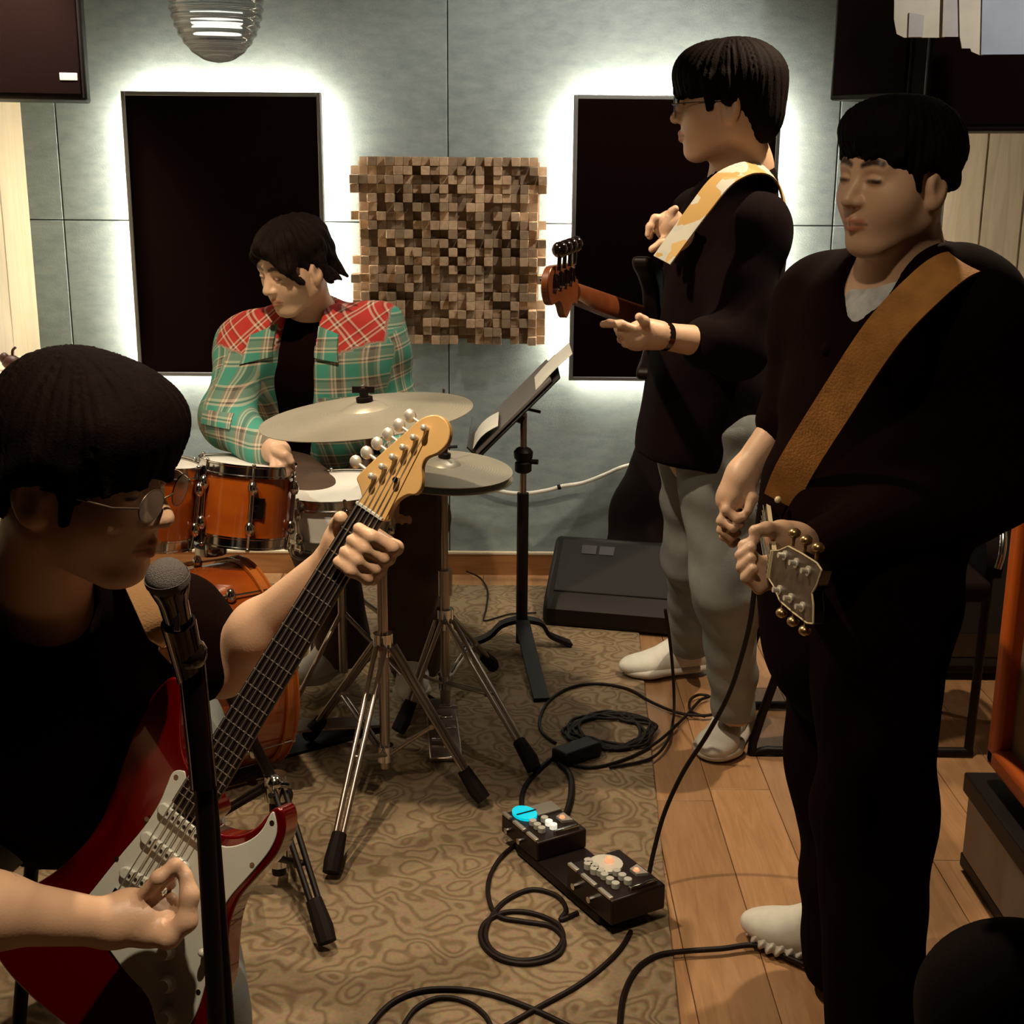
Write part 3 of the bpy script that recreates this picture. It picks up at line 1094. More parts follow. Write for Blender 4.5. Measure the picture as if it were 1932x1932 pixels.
Rm = Matrix((ax, (0, 1, 0), nn)).transposed() if False else Matrix((ax, Vector((0, 1, 0)), -nn if nn.z < 0 else nn)).transposed()
if nn.z < 0:
    nn = -nn
MB().box(mid, (L_, .46, .004), Rm).build('desk', M['black'], t, bevel=.001)
MB().box(lo + nn * .022 + ax * .004, (.004, .46, .05), Rm).build('desk_lip', M['black'], t)
MB().box(mid - nn * .012 - ax * .01, (L_ * .62, .035, .02), Rm).build('spine', M['black'], t)
MB().tube([mid - nn * .02 - ax * .03, (mb_.x, mb_.y, zt)], .018, 10, r2=.014).cyl((mb_.x, mb_.y, zt + .035), (mb_.x + .05, mb_.y - .02, zt + .028), .0045).build('tilt_joint', M['black'], t, smooth=50)
pm = mid + nn * .006 - ax * .02
tag(MB().box(pm + nn * .004, (L_ * .96, .40, .008), Rm).build('music_folder', mat('folder_grey', (.10, .085, .08), .5), bevel=.001), 'dark grey folder lying on the music stand desk', 'folder')
a0 = at(905, 818, 3.85)
for k, (u0, u1, y0, y1, lift, lab) in enumerate(((-.01, .105, 3.76, 3.98, .02, 'white sheet curling at the low end of the music stand'), (.245, .40, 3.80, 4.04, .012, 'white sheet sticking out above the music stand desk'))):
    pts = [lo + ax * (u0 + (u1 - u0) * q) + nn * (lift + .014 * math.sin(q * 3) * (1 if k == 0 else .3)) + Vector((0, (y0 + y1) / 2 - 3.95, 0)) for q in [i / 6 for i in range(7)]]
    tag(MB().ribbon(pts, [nn] * 7, y1 - y0, .0015).build('music_sheet', M['paper'], smooth=60), lab, 'sheet music', 'sheets on the music stand')

# ------------------------------------------------------------------ floor monitor, bags
a = fl(1030, 1190)
R = Matrix.Rotation(math.radians(-13), 3, 'Z')
U = R @ Vector((1, 0, 0))
V = R @ Vector((0, 1, 0))
O = fl(1022, 1185)
O.z = .0102
t = thing('floor_monitor', 'black wedge floor monitor speaker lying before the wooden baseboard', 'loudspeaker', O)
pr_ = [(0, .0), (.30, .0), (.33, .06), (.27, .235), (.22, .25), (.03, .10), (0, .06)]
MB().prism(pr_, O, V, (0, 0, 1), U, 0, .46).build('cabinet', M['black'], t, bevel=.016)
gO = O + V * .03 + Vector((0, 0, .10))
gd = (V * .19 + Vector((0, 0, .15))).normalized()
gn = gd.cross(U) * -1
gn = gn if gn.dot(EYE - O) > 0 else -gn
MB().prism([(.03, .015), (.43, .015), (.43, .225), (.03, .225)], gO, U, gd, gn, .0, .006).build('grille', mat('grille_metal', (.0045, .002, .0022), .7, 0, bump=.5, bscale=600), t, bevel=.003)
for x_ in (.10, .16):
    MB().prism([(x_, .17), (x_ + .05, .17), (x_ + .05, .205), (x_, .205)], gO, U, gd, gn, .006, .008).build('label_plate', mat('dark_plate', (.05, .045, .055), .35), t)

s = SDF()
b0 = fl(1222, 1150)
g0 = Vector((at(1215, 1040, 4.42).x, 4.42, 0))
s.chain([g0 + Vector((-.02, 0, .10)), g0 + Vector((0, .06, .32)), g0 + Vector((.075, .16, .66)), g0 + Vector((.11, .20, .9))], [.13, .105, .06, .045], .05, flat=((.15, 1, 0), .55))
s.ell(g0 + Vector((-.01, -.01, .12)), (.15, .07, .13), k=.05)
t = net_object('gig_bag', [s.mesh(g0 + Vector((-.3, -.25, .001)), g0 + Vector((.35, .31, 1.05)), .012)], M['black_matt'])
tag(t, 'black gig bag leaning on the wall behind the man in pale jeans', 'bag')

s = SDF()
g0 = Vector((.705, 1.62, 0))
s.chain([g0 + Vector((0, 0, .06)), g0 + Vector((0, 0, .36))], [.13, .12], .04, flat=((.2, 1, 0), .6))
s.ell(g0 + Vector((0, 0, .37)), (.125, .085, .11), k=.04)
t = net_object('padded_bag', [s.mesh(g0 + Vector((-.25, -.25, .001)), g0 + Vector((.25, .25, .6)), .01)], M['black_matt'])
tag(t, 'rounded black padded bag standing in the near corner beside the low grey box', 'bag')

# ------------------------------------------------------------------ right side: amplifiers, chair
t = thing('amplifier_riser', 'low grey-white box with a black top under the orange-framed amplifier', 'box', (1.20, 2.1, 0))
m_ = mat('riser_board', (.34, .29, .25), .7, var=.15, vscale=6)
MB().box((1.19, 2.06, .105), (.38, 1.16, .15)).build('side_board', m_, t, bevel=.004)
MB().box((1.19, 2.06, .20), (.40, 1.18, .045)).build('top_board', M['black'], t, bevel=.004)
MB().box((1.20, 2.06, .015), (.40, 1.18, .03)).build('plinth', M['black'], t, bevel=.003)
t = thing('guitar_amplifier', 'orange-framed amplifier with a woven brown grille on the low box', 'amplifier', (1.2, 2.15, .225))
M['amp_orange'] = mat('amp_orange', (.46, .085, .002), .45, bump=.15, bscale=500)
ax0, ay0, ay1, az0, az1 = 1.03, 1.70, 2.62, .26, .875
MB().box((1.21, (ay0 + ay1) / 2, (az0 + az1) / 2), (.30, ay1 - ay0, az1 - az0)).build('cabinet', M['amp_orange'], t, bevel=.02, seg=3)
for c_, d_ in (((ax0 + .015, ay1 - .025, (az0 + az1) / 2), (.05, .05, az1 - az0)), ((ax0 + .015, ay0 + .025, (az0 + az1) / 2), (.05, .05, az1 - az0)),
               ((ax0 + .015, (ay0 + ay1) / 2, az0 + .025), (.05, ay1 - ay0, .05)), ((ax0 + .015, (ay0 + ay1) / 2, az1 - .025), (.05, ay1 - ay0, .05))):
    MB().box(c_, d_).build('frame_bar', M['amp_orange'], t, bevel=.014, seg=3)
gm = mat('grille_cloth', (.17, .11, .06), .9)
N, L, b = nodes_of(gm)
tc = N.new('ShaderNodeTexCoord')
ck = N.new('ShaderNodeTexChecker')
ck.inputs['Scale'].default_value = 330
ck.inputs[1].default_value, ck.inputs[2].default_value = (.22, .15, .085, 1), (.10, .065, .035, 1)
L.new(tc.outputs['Object'], ck.inputs['Vector'])
L.new(ck.outputs[0], b.inputs['Base Color'])
MB().box((ax0 + .03, (ay0 + ay1) / 2, (az0 + az1) / 2), (.012, ay1 - ay0 - .09, az1 - az0 - .09)).build('grille', gm, t)
for yy in (ay0 + .08, ay1 - .08):
    MB().cyl((1.2, yy, .222), (1.2, yy, .262), .02).build('rubber_foot', M['rubber'], t)

j = at(1735, 1216, 3.72)
t = thing('bass_amplifier', 'black amplifier with a red jewel lamp behind the man in the black jacket', 'amplifier', (j.x, 3.87, 0))
MB().box((j.x + .03, 3.88, .37), (.56, .30, .70)).build('cabinet', M['black'], t, bevel=.01)
MB().box((j.x + .03, 3.725, .29), (.50, .012, .48)).build('grille', mat('amp_grille', (.012, .006, .005), .9, bump=.5, bscale=700), t, bevel=.003)
MB().box((j.x + .03, 3.724, j.z), (.50, .014, .075)).build('control_panel', M['black_gloss'], t, bevel=.002)
MB().ball((j.x + .014, 3.714, j.z - .012), .013, n=12).build('jewel_lamp', mat('red_jewel', (.6, .04, .01), .2, emit=(1, .08, .01), estr=1.6), t)
MB().cyl((j.x - .01, 3.72, j.z + .004), (j.x - .01, 3.695, j.z + .004), .013).build('knob', mat('cream_knob', (.75, .6, .45), .35), t, bevel=.002)
MB().cyl((j.x - .035, 3.72, j.z - .006), (j.x - .035, 3.70, j.z - .006), .009).build('knob', M['chrome'], t, bevel=.002)
for s in (-.22, .22):
    MB().cyl((j.x + .03 + s, 3.82, .0), (j.x + .03 + s, 3.82, .022), .02).build('rubber_foot', M['rubber'], t)

cx0 = fl(1412, 1424)
YC = cx0.y + .15
t = thing('chair', 'black tube-legged chair with a curved shiny back behind the man in the black jacket', 'chair', (.85, YC, 0))
zs_ = .44
pa_ = at(1868, 1045, YC)
zt_ = at(1850, 962, YC).z
for yy in (YC - .15, YC + .15):
    MB().tube(spline([(.76, yy, zs_), (.74, yy, .40), (cx0.x + .01, yy, .035), (cx0.x + .05, yy, .014), (.8, yy, .014), (pa_.x - .05, yy, .014)], 4), .012, 8).build('sled_leg', M['black'], t, smooth=60)
    MB().cyl((pa_.x - .06, yy, .014), (pa_.x - .035, yy * .7 + YC * .3, zt_ - .12), .012).build('back_post', M['black'], t)
MB().box(((.70 + pa_.x - .05) / 2, YC, zs_ + .02), (pa_.x - .05 - .70, .36, .06)).build('seat', M['black_matt'], t, bevel=.02, seg=3)
arc = [(pa_.x - .004 - .03 * (1 - math.cos(q)), YC - .15 * math.sin(q), zt_ - .11 + .11 * math.cos(q)) for q in np.linspace(-1.6, 1.6, 13)]
MB().tube(spline(arc, 3), .011, 8).build('back_rim', M['chrome'], t, smooth=60)
MB().prism([(.145 * math.sin(q), zt_ - .11 + .105 * math.cos(q)) for q in np.linspace(-1.9, 1.9, 15)], (pa_.x - .03, YC, 0), (0, 1, 0), (0, 0, 1), (1, 0, 0), -.03, .012).build('backrest', M['black_matt'], t)

# ------------------------------------------------------------------ effect pedals
def pedal(label, o, A, B, la, lb, h, blue):
    """Box effect with its top facing up; A runs along the board towards the viewer, B across."""
    A, B = A.normalized(), B.normalized()
    Z = Vector((0, 0, 1))
    t = thing('effect_pedal', label, 'effect pedal', o, 'effect pedals')
    R = Matrix((A, B, Z)).transposed()
    MB().box(o + Z * (h / 2), (la, lb, h), R).build('housing', mat('pedal_housing', (.010, .0035, .0025), .4, spec=.3), t, bevel=.004)
    P = lambda a, b, z=0: o + A * a + B * b + Z * (h + z)
    for a0, a1 in ((-.48, -.28), (-.18, .12), (.2, .46)):
        MB().box(P((a0 + a1) / 2 * la, lb / 2 - .004, .002), ((a1 - a0) * la, .009, .006), R).build('silver_edge', mat('brushed_silver', (.6, .56, .5), .35, .8), t, bevel=.001)
    MB().box(P(.40 * la, -.02, .004), (.008, lb * .5, .01), R).build('switch_bar', M['chrome'], t, bevel=.002)
    if blue:
        MB().prism([(.034 * math.cos(q), .026 * math.sin(q)) for q in np.linspace(0, 2 * math.pi, 20)[:-1]], P(-.30 * la, lb * .17, 0), A, B, Z, 0, .006).build('screen', mat('cyan_screen', (.0, .25, .3), .25, emit=(.0, .55, .68), estr=.9), t)
        MB().box(P(-.28 * la, lb * .15, .007), (.003, .05, .002), R).build('screen_bar', M['black'], t)
        MB().box(P(-.30 * la, -lb * .25, .002), (.045, .06, .003), R).build('info_plate', mat('plate_grey', (.24, .22, .19), .5), t)
    else:
        MB().prism([(.036 * math.cos(q), .036 * math.sin(q)) for q in np.linspace(0, 2 * math.pi, 20)[:-1]], P(-.24 * la, -.002, 0), A, B, Z, 0, .005).build('round_plate', mat('plate_pale', (.48, .46, .40), .45), t)
        MB().ball(P(-.25 * la, -.012, .008), .009, n=10).build('status_lamp', mat('red_lamp', (.8, .2, .1), .3, emit=(1, .22, .1), estr=1.5), t)
        for k in range(5):
            MB().cyl(P((-.36 + .07 * k) * la, .028 + .008 * (k % 2), 0), P((-.36 + .07 * k) * la, .028 + .008 * (k % 2), .012), .009, n=10).build('small_knob', mat('knob_grey', (.38, .37, .33), .45), t)
    for i in range(3):
        for k in range(2):
            a_ = (.02 + .12 * i) * la
            b_k = .030 - .030 * k
            mk = mat('knob_lit', (.8, .78, .7), .4, emit=(1, .95, .8), estr=.5) if (blue and k == 1 and i) else mat('knob_grey', (.38, .37, .33), .45)
            MB().cyl(P(a_, b_k, 0), P(a_, b_k, .012), .0085, n=12).build('knob', mk, t, bevel=.001)
    MB().ball(P(.10 * la, -lb * .30, .005), .007, n=8).build('lamp', mat('red_lamp', (.8, .2, .1), .3, emit=(1, .22, .1), estr=1.5), t)
    MB().prism([(-.02, -.012), (.02, -.012), (.012, .012), (-.012, .012)], P(.1 * la, -lb * .33, 0), A, B, Z, 0, .006).build('foot_switch', mat('plate_grey', (.24, .22, .19), .5), t)
    for q in (-.25, .1):
        e = P(q * la, lb / 2, -h * .5)
        MB().cyl(e, e + B * .012, .007, n=10).build('jack_socket', M['chrome'], t)
    return t


p0, p1 = fl(1027, 1592, .03), fl(1160, 1702, .03)
A = p1 - p0
A.z = 0
A.normalize()
B = Vector((A.y, -A.x, 0))
if B.x > 0:
    B = -B
p0.z = p1.z = .0435
t = thing('pedal_board', 'black pedal board under the two effect pedals', 'pedal board', ((p0 + p1) / 2).xy.to_3d())
bc = (p0 + p1) / 2 + A * .006
R = Matrix((A, B, Vector((0, 0, 1)))).transposed()
MB().box((bc.x, bc.y, .028), (.335, .125, .022), R).build('tray', M['black'], t, bevel=.004)
for qa in (-.13, .13):
    for qb in (-.045, .045):
        e = Vector((bc.x, bc.y, 0)) + A * qa + B * qb
        MB().cyl((e.x, e.y, .0098), (e.x, e.y, .02), .01).build('rubber_foot', M['rubber'], t)
p0.z = p1.z = .0392
pedal('black effect pedal with a glowing blue screen', p0 - A * .004, A, B, .155, .128, .045, True)
pedal('black effect pedal with a pale round plate and red lamp', p1, A, B, .165, .132, .055, False)
ad0 = fl(1088, 1418, .03)
R = Matrix.Rotation(math.radians(38), 3, 'Z')
tag(MB().box((ad0.x, ad0.y, .0295), (.125, .06, .04), R).build('power_adapter', M['black'], bevel=.008, seg=3), 'black power adapter lying beside the tangle of cables', 'adapter')

# ------------------------------------------------------------------ cables on the floor
def floor_cable(label, pts, r=.0045, z=.0150, pre=(), post=(), n=7, bump=.0):
    P = []
    for i, (x, y) in enumerate(pts):
        p = fl(x, y, z)
        P.append(p)
    return wire('cable', label, list(pre) + P + list(post), r, M['cable'], n, cat='cable', group=None)


pe = p1 + B * .078 - A * .04
pe.z = .06
floor_cable('dark cable looped into a ring beside the effect pedals', [(972, 1594), (945, 1618), (924, 1655), (922, 1695), (940, 1728), (985, 1738), (1040, 1748), (1064, 1775), (1050, 1803), (1000, 1818), (945, 1810), (910, 1780), (912, 1745), (950, 1722), (1000, 1722), (1050, 1742), (1062, 1770), (1040, 1800), (985, 1812), (935, 1798), (916, 1765), (930, 1725), (960, 1695), (1005, 1678), (1050, 1690), (1068, 1715), (1058, 1735), (1090, 1722)], .0052)
floor_cable('dark cable arching across the carpet at the bottom edge', [(690, 1945), (735, 1895), (790, 1870), (860, 1866), (930, 1877), (1010, 1906), (1090, 1945)], .0052)
floor_cable('short dark cable arc inside the larger one at the bottom edge', [(755, 1945), (785, 1902), (830, 1882), (880, 1890), (915, 1915), (930, 1945)], .0045)
floor_cable('dark cable running from the pedal board to the bottom edge', [(1190, 1757), (1170, 1790), (1135, 1825), (1085, 1862), (1020, 1898), (955, 1935), (920, 1950)], .0048)
floor_cable('dark cable crossing from the carpet onto the planks under the white shoe', [(1168, 1950), (1176, 1880), (1200, 1830), (1240, 1803), (1290, 1795), (1360, 1790), (1430, 1784), (1500, 1812), (1580, 1845), (1680, 1832), (1740, 1822), (1770, 1850), (1800, 1900)], .0055)
floor_cable('dark cable snaking from the carpet to the shoes of the man in pale jeans', [(1048, 1402), (1022, 1380), (1020, 1350), (1040, 1318), (1080, 1296), (1130, 1290), (1185, 1300), (1230, 1325), (1280, 1345), (1330, 1350), (1352, 1345)], .0045)
floor_cable('dark cable with a small loop on the planks beside the pale jeans', [(1040, 1432), (1110, 1448), (1180, 1432), (1240, 1400), (1290, 1355), (1320, 1322), (1338, 1314), (1318, 1311), (1302, 1322), (1304, 1342), (1330, 1352)], .0042)
floor_cable('thin dark cable trailing over the carpet toward the floor monitor', [(880, 1078), (905, 1090), (920, 1115), (917, 1150), (913, 1170), (935, 1166), (965, 1158), (1012, 1156)], .003)
ring = []
cc_ = (1152, 1378)
rg = random.Random(3)
for k in range(64):
    a = k * .62
    rr = 1 + .16 * math.sin(k * 1.7) + .12 * math.sin(k * .41)
    ring.append((cc_[0] + 78 * rr * math.cos(a) * (.95 - .28 * (k % 5) / 5), cc_[1] + 40 * rr * math.sin(a) * (.95 - .3 * (k % 5) / 5)))
floor_cable('tangled coil of dark cable on the carpet before the white shoes', ring, .0045, .018, n=5)
floor_cable('thick dark cable bending from the adapter to the effect pedals', [(1055, 1440), (1075, 1462), (1078, 1495), (1070, 1530), (1058, 1548)], .008, .016)
floor_cable('dark cable running back from the effect pedals to the cymbal stands', [(985, 1540), (985, 1500), (1000, 1470), (1040, 1432), (1075, 1412)], .006, .016)


# ------------------------------------------------------------------ guitars
M['candy_red'] = mat('candy_red', (.12, .0, .0006), .2, .35, coat=1.0)
M['maple'] = mat('maple', (.62, .38, .15), .32, var=.12, vscale=9)
M['rosewood'] = mat('rosewood', (.010, .004, .003), .5, var=.3, vscale=40)
M['pick_white'] = mat('pickguard_white', (.55, .56, .50), .28, coat=.3)
M['string'] = mat('string_steel', (.7, .68, .62), .3, .9)
M['ink'] = mat('dark_dot', (.02, .015, .012), .5)
M['tan'] = mat('tan_suede', (.40, .175, .038), .85, bump=.3, bscale=250, var=.2, vscale=25)


M['fret'] = mat('fret_metal', (.30, .25, .22), .5, .8)
M['nickel'] = mat('nickel', (.72, .68, .60), .42, .55)


class Frame:
    def __init__(s, O, U, V):
        s.O, s.U = Vector(O), Vector(U).normalized()
        V = Vector(V)
        s.V = (V - s.U * V.dot(s.U)).normalized()
        s.N = s.V.cross(s.U)

    def __call__(s, u, v, n=0.0):
        return s.O + s.U * u + s.V * v + s.N * n


def smooth_poly(p, n=5):
    return [(q.x, q.y) for q in spline([(a, b, 0) for a, b in p], n, True)]


def neck_parts(t, G, u0, u1, w0, w1, thick, m_neck, m_board, frets, strings, scale, sw0, sw1, face=.012, nut_m='pick_white', sr=.0009):
    """Neck shaft, fingerboard, frets, nut and strings; the board surface lies at n = face."""
    mb = MB()
    vs, fs = [], []
    K = 9
    for i in range(2):
        u, w = (u0, w0) if i == 0 else (u1, w1)
        for k in range(K):
            a = math.pi * k / (K - 1)
            vs.append(G(u, w / 2 * math.cos(a), face - .006 - (thick - .006) * math.sin(a) ** .8))
    for k in range(K - 1):
        fs.append((k, k + 1, K + k + 1, K + k))
    fs += [(0, K, 2 * K - 1, K - 1), tuple(range(K)), tuple(range(2 * K - 1, K - 1, -1))]
    mb.add(vs, fs).build('neck', m_neck, t, smooth=40)
    mb = MB()
    vs = [G(u, s * w / 2, n) for u, w in ((u0, w0), (u1, w1)) for s in (-1, 1) for n in (face - .0062, face)]
    mb.add(vs, [(0, 1, 3, 2), (4, 6, 7, 5), (0, 4, 5, 1), (2, 3, 7, 6), (0, 2, 6, 4), (1, 5, 7, 3)]).build('fingerboard', m_board, t, bevel=.001)
    for k in range(1, frets + 1):
        u = scale / 2 ** (k / 12)
        if u < u0 + .003:
            break
        w = w0 + (w1 - w0) * (u - u0) / (u1 - u0)
        MB().tube([G(u, -w / 2 + .0005, face + .0003), G(u, w / 2 - .0005, face + .0003)], .0010, 6).build('fret', M['fret'], t, smooth=60)
    MB().prism([(u1, -w1 / 2), (u1 + .004, -w1 / 2), (u1 + .004, w1 / 2), (u1, w1 / 2)], G.O, G.U, G.V, G.N, face - .004, face + .0025).build('nut', M[nut_m], t, bevel=.0006)
    for k in range(strings):
        q = k / (strings - 1) * 2 - 1
        MB().tube([G(.0, q * sw0, face + .006), G(u1, q * sw1, face + .0028)], sr * (1.25 - .35 * k / (strings - 1)), 6).build('string', M['string'], t, smooth=60)


# ---- red guitar of the seated player in front
G1 = Frame((-.5183, 1.6238, .5002), (.5153, .101, .8511), (.8143, -.3674, -.4494))
g1 = thing('electric_guitar', 'glossy red electric guitar with white pickguard and maple headstock', 'guitar', G1(0, 0, -.02))
body = [(.208, -.030), (.222, -.055), (.250, -.078), (.285, -.098), (.303, -.112), (.300, -.126), (.285, -.133), (.257, -.137), (.204, -.134), (.149, -.123), (.103, -.113), (.072, -.109), (.035, -.111),
        (-.024, -.126), (-.074, -.149), (-.120, -.170), (-.162, -.166), (-.190, -.13), (-.200, -.06), (-.196, .02), (-.175, .09), (-.142, .142), (-.10, .170), (-.05, .176), (0, .165), (.04, .144),
        (.075, .127), (.11, .121), (.15, .127), (.19, .133), (.222, .127), (.242, .112), (.244, .101), (.232, .094), (.205, .090), (.180, .075), (.165, .052), (.162, .030), (.19, .029)]
body_s = smooth_poly(body, 4)
MB().prism(body_s, G1.O, G1.U, G1.V, G1.N, -.044, 0).build('body', M['candy_red'], g1, bevel=.011, seg=4, smooth=40)
pg = [(.200, -.032), (.204, -.042), (.194, -.052), (.175, -.050), (.147, -.046), (.106, -.047), (.048, -.056), (-.013, -.064), (-.049, -.069), (-.062, -.060), (-.060, -.03), (-.066, .0), (-.076, .039), (-.084, .085), (-.104, .112), (-.112, .132), (-.100, .149),
      (-.07, .156), (-.03, .149), (.02, .130), (.06, .114), (.10, .110), (.15, .118), (.19, .123), (.218, .118), (.236, .102), (.232, .0975), (.205, .0985), (.180, .089), (.157, .068), (.150, .040), (.152, .0)]
MB().prism(smooth_poly(pg, 4), G1.O, G1.U, G1.V, G1.N, .0003, .0028).build('pickguard', M['pick_white'], g1, bevel=.0012, smooth=40)
for u, v in ((.192, -.044), (.118, -.049), (.045, -.057), (-.052, -.062), (-.082, .07), (-.104, .13), (-.03, .142), (.07, .107), (.16, .113), (.224, .106)):
    MB().cyl(G1(u, v, .0026), G1(u, v, .0036), .0036, n=10).build('screw', M['steel'], g1)
for u, sl in ((.146, 0), (.098, 0), (.045, .16)):
    c = [(u + .009 * math.cos(a) + sl * (.034 * (1 if math.sin(a) > 0 else -1) + .009 * math.sin(a)), (.034 if math.sin(a) > 0 else -.034) + .009 * math.sin(a)) for a in np.linspace(.001, 2 * math.pi - .3, 18)]
    pk = MB().prism(c, G1.O, G1.U, G1.V, G1.N, .0027, .0095).build('pickup', M['pick_white'], g1, bevel=.002)
    mb = MB()
    for k in range(6):
        v = -.026 + .0104 * k
        MB().cyl(G1(u + sl * v, v, .0094), G1(u + sl * v, v, .0104), .0026, n=8).build('pole_piece', M['ink'], pk)
br = MB().prism([(-.016, -.037), (.012, -.037), (.012, .037), (-.016, .037)], G1.O, G1.U, G1.V, G1.N, .003, .006).build('bridge_plate', M['chrome'], g1, bevel=.001)
for k in range(6):
    v = -.026 + .0104 * k
    MB().prism([(-.012, v - .0045), (.008, v - .0045), (.008, v + .0045), (-.012, v + .0045)], G1.O, G1.U, G1.V, G1.N, .006, .0155).build('saddle', M['chrome'], br, bevel=.0012)
for u, v in ((-.012, .075), (-.048, .100), (-.084, .124)):
    MB().lathe([(.013, 0), (.0125, .004), (.0095, .006), (.0095, .014), (.0085, .016), (.001, .016)], G1(u, v, .0028), G1.N, 20).build('knob', M['pick_white'], g1, smooth=40)
MB().tube([G1(.022, .118, .003), G1(.026, .122, .016)], .0035, 8).ball(G1(.026, .122, .018), .006).build('selector_switch', M['pick_white'], g1)
MB().ball(G1(.303, -.117, -.022) + G1.U * .008, .009).build('strap_button', M['chrome'], g1)
neck_parts(g1, G1, .165, .648, .0565, .043, .021, M['maple'], M['rosewood'], 22, 6, .648, .026, .0175, face=.013)
hs = [(.648, -.0215), (.658, -.023), (.668, -.034), (.674, -.042), (.684, -.0415), (.72, -.031), (.760, -.0175), (.788, -.008), (.802, .006), (.804, .020), (.796, .033), (.780, .040), (.762, .036), (.748, .026), (.735, .027), (.722, .036), (.710, .041), (.700, .039), (.694, .030), (.680, .0225), (.662, .0215), (.648, .0215)]
MB().prism(smooth_poly(hs, 3), G1.O, G1.U, G1.V, G1.N, -.012, .003).build('headstock', M['maple'], g1, bevel=.0015, smooth=40)
for k in range(6):
    u, v = .690 + .0182 * k, -.0215 + .0055 * k
    e = -.040 + .0064 * k - .002
    MB().cyl(G1(u, v, .003), G1(u, v, .016), .0036, n=10).ball(G1(u, v, .016), .0046, n=10).build('tuner_post', M['nickel'], g1)
    MB().cyl(G1(u, e + .004, -.005), G1(u + .001, e - .013, -.005), .0026, n=8).ball(G1(u + .001, e - .016, -.005), .0085, (1, .75, 1.1), 12).build('tuner_key', M['nickel'], g1, smooth=60)
    q = (k / 5) * 2 - 1
    MB().tube([G1(.650, q * .0175, .0155), G1(u - .003, v + .003, .009)], .0008, 6).build('string_end', M['string'], g1)
MB().cyl(G1(.703, .008, .003), G1(.703, .008, .012), .004).build('string_tree', M['chrome'], g1)
hp = G1(.303, -.117, -.022) + G1.U * .016
sp = spline([hp, hp + Vector((-.03, -.02, .05)), at(302, 1192, 1.63), at(268, 1120, 1.68), at(243, 1072, 1.75), at(228, 1055, 1.83), at(218, 1062, 1.93), at(214, 1085, 1.99)], 6)
nr = [Vector((.5, -.8, .35)).lerp(Vector((.2, -.25, .9)), i / (len(sp) - 1)) for i in range(len(sp))]
MB().ribbon(sp, nr, [.030 + .008 * min(1, i / 14) for i in range(len(sp))], .003).build('strap', mat('strap_tan', (.40, .2, .06), .8, bump=.3, bscale=300), g1, smooth=60)

# ---- black single-cut guitar seen end-on, right-hand player
nut, brg = at(1481, 1068, 1.88), at(1458, 940, 2.44)
n2 = Vector((-1, .03, .10))
U2 = (nut - brg).normalized()
G2 = Frame(brg, U2, U2.cross(-n2).normalized() * 1)
if G2.N.dot(n2) < 0:
    G2 = Frame(brg, U2, -G2.V)
sc2 = (nut - brg).length
g2 = thing('electric_guitar', 'black electric guitar with cream binding and its headstock toward the viewer', 'guitar', brg)
M['lp_black'] = mat('lacquer_black', (.004, .0015, .001), .12, coat=.8)
M['cream'] = mat('cream_binding', (.66, .54, .33), .4)
lp = [(.225, -.03), (.222, -.06), (.205, -.095), (.17, -.125), (.12, -.13), (.075, -.115), (.035, -.112), (-.01, -.13), (-.06, -.155), (-.11, -.162), (-.155, -.14), (-.182, -.09), (-.19, 0), (-.182, .09), (-.155, .14), (-.11, .162), (-.06, .155), (-.01, .13), (.035, .112), (.075, .115), (.115, .128), (.15, .122), (.17, .105), (.168, .085), (.15, .07), (.14, .05), (.145, .03), (.18, .03)]
sg = 1 if G2.V.z < 0 else -1
lp = [(u, v * sg) for u, v in lp]
lps = smooth_poly(lp, 4)
MB().prism(lps, G2.O, G2.U, G2.V, G2.N, -.05, -.004).build('body', M['lp_black'], g2, bevel=.004)
MB().prism(lps, G2.O, G2.U, G2.V, G2.N, -.004, .001).build('binding', M['cream'], g2, bevel=.001)
MB().prism([(u * .985, v * .975) for u, v in lps], G2.O, G2.U, G2.V, G2.N, .0012, .010).build('carved_top', M['lp_black'], g2, bevel=.007, seg=3)
for u in (.06, .15):
    MB().prism([(u - .02, -.037), (u + .02, -.037), (u + .02, .037), (u - .02, .037)], G2.O, G2.U, G2.V, G2.N, .0102, .018).build('pickup', M['chrome'], g2, bevel=.002)
MB().tube([G2(0, -.045, .016), G2(0, .045, .016)], .006, 8).build('bridge', M['chrome'], g2)
neck_parts(g2, G2, .20, sc2, .056, .043, .021, M['lp_black'], M['rosewood'], 20, 6, sc2, .026, .0175, face=.022, nut_m='cream', sr=.0007)
for s in (-1, 1):
    vs = [G2(u, s * w / 2 + d, n) for u, w in ((.20, .056), (sc2, .043)) for d in (-.0006 * s, .0012 * s) for n in (.0155, .0222)]
    MB().add(vs, [(0, 1, 3, 2), (4, 6, 7, 5), (0, 4, 5, 1), (2, 3, 7, 6), (0, 2, 6, 4), (1, 5, 7, 3)]).build('neck_binding', M['cream'], g2)
Rh = Matrix.Rotation(math.radians(-20 if Matrix.Rotation(math.radians(10), 3, G2.V) @ G2.U @ G2.N > 0 else 20), 3, G2.V)
H2 = Frame(G2(sc2 + .004, 0, .020), Rh @ G2.U, G2.V)
h2 = [(0, -.0215), (.02, -.027), (.05, -.041), (.10, -.043), (.15, -.043), (.168, -.038), (.160, -.014), (.150, 0), (.160, .014), (.168, .038), (.15, .043), (.10, .043), (.05, .041), (.02, .027), (0, .0215)]
MB().prism(h2, H2.O, H2.U, H2.V, H2.N, -.016, -.001).build('headstock', M['lp_black'], g2, bevel=.001)
MB().prism([(u * .985 + .001, v * .95) for u, v in h2], H2.O, H2.U, H2.V, H2.N, -.001, .0006).build('head_veneer', mat('veneer_dark', (.07, .05, .035), .35, var=.5, vscale=60), g2)
mb = MB()
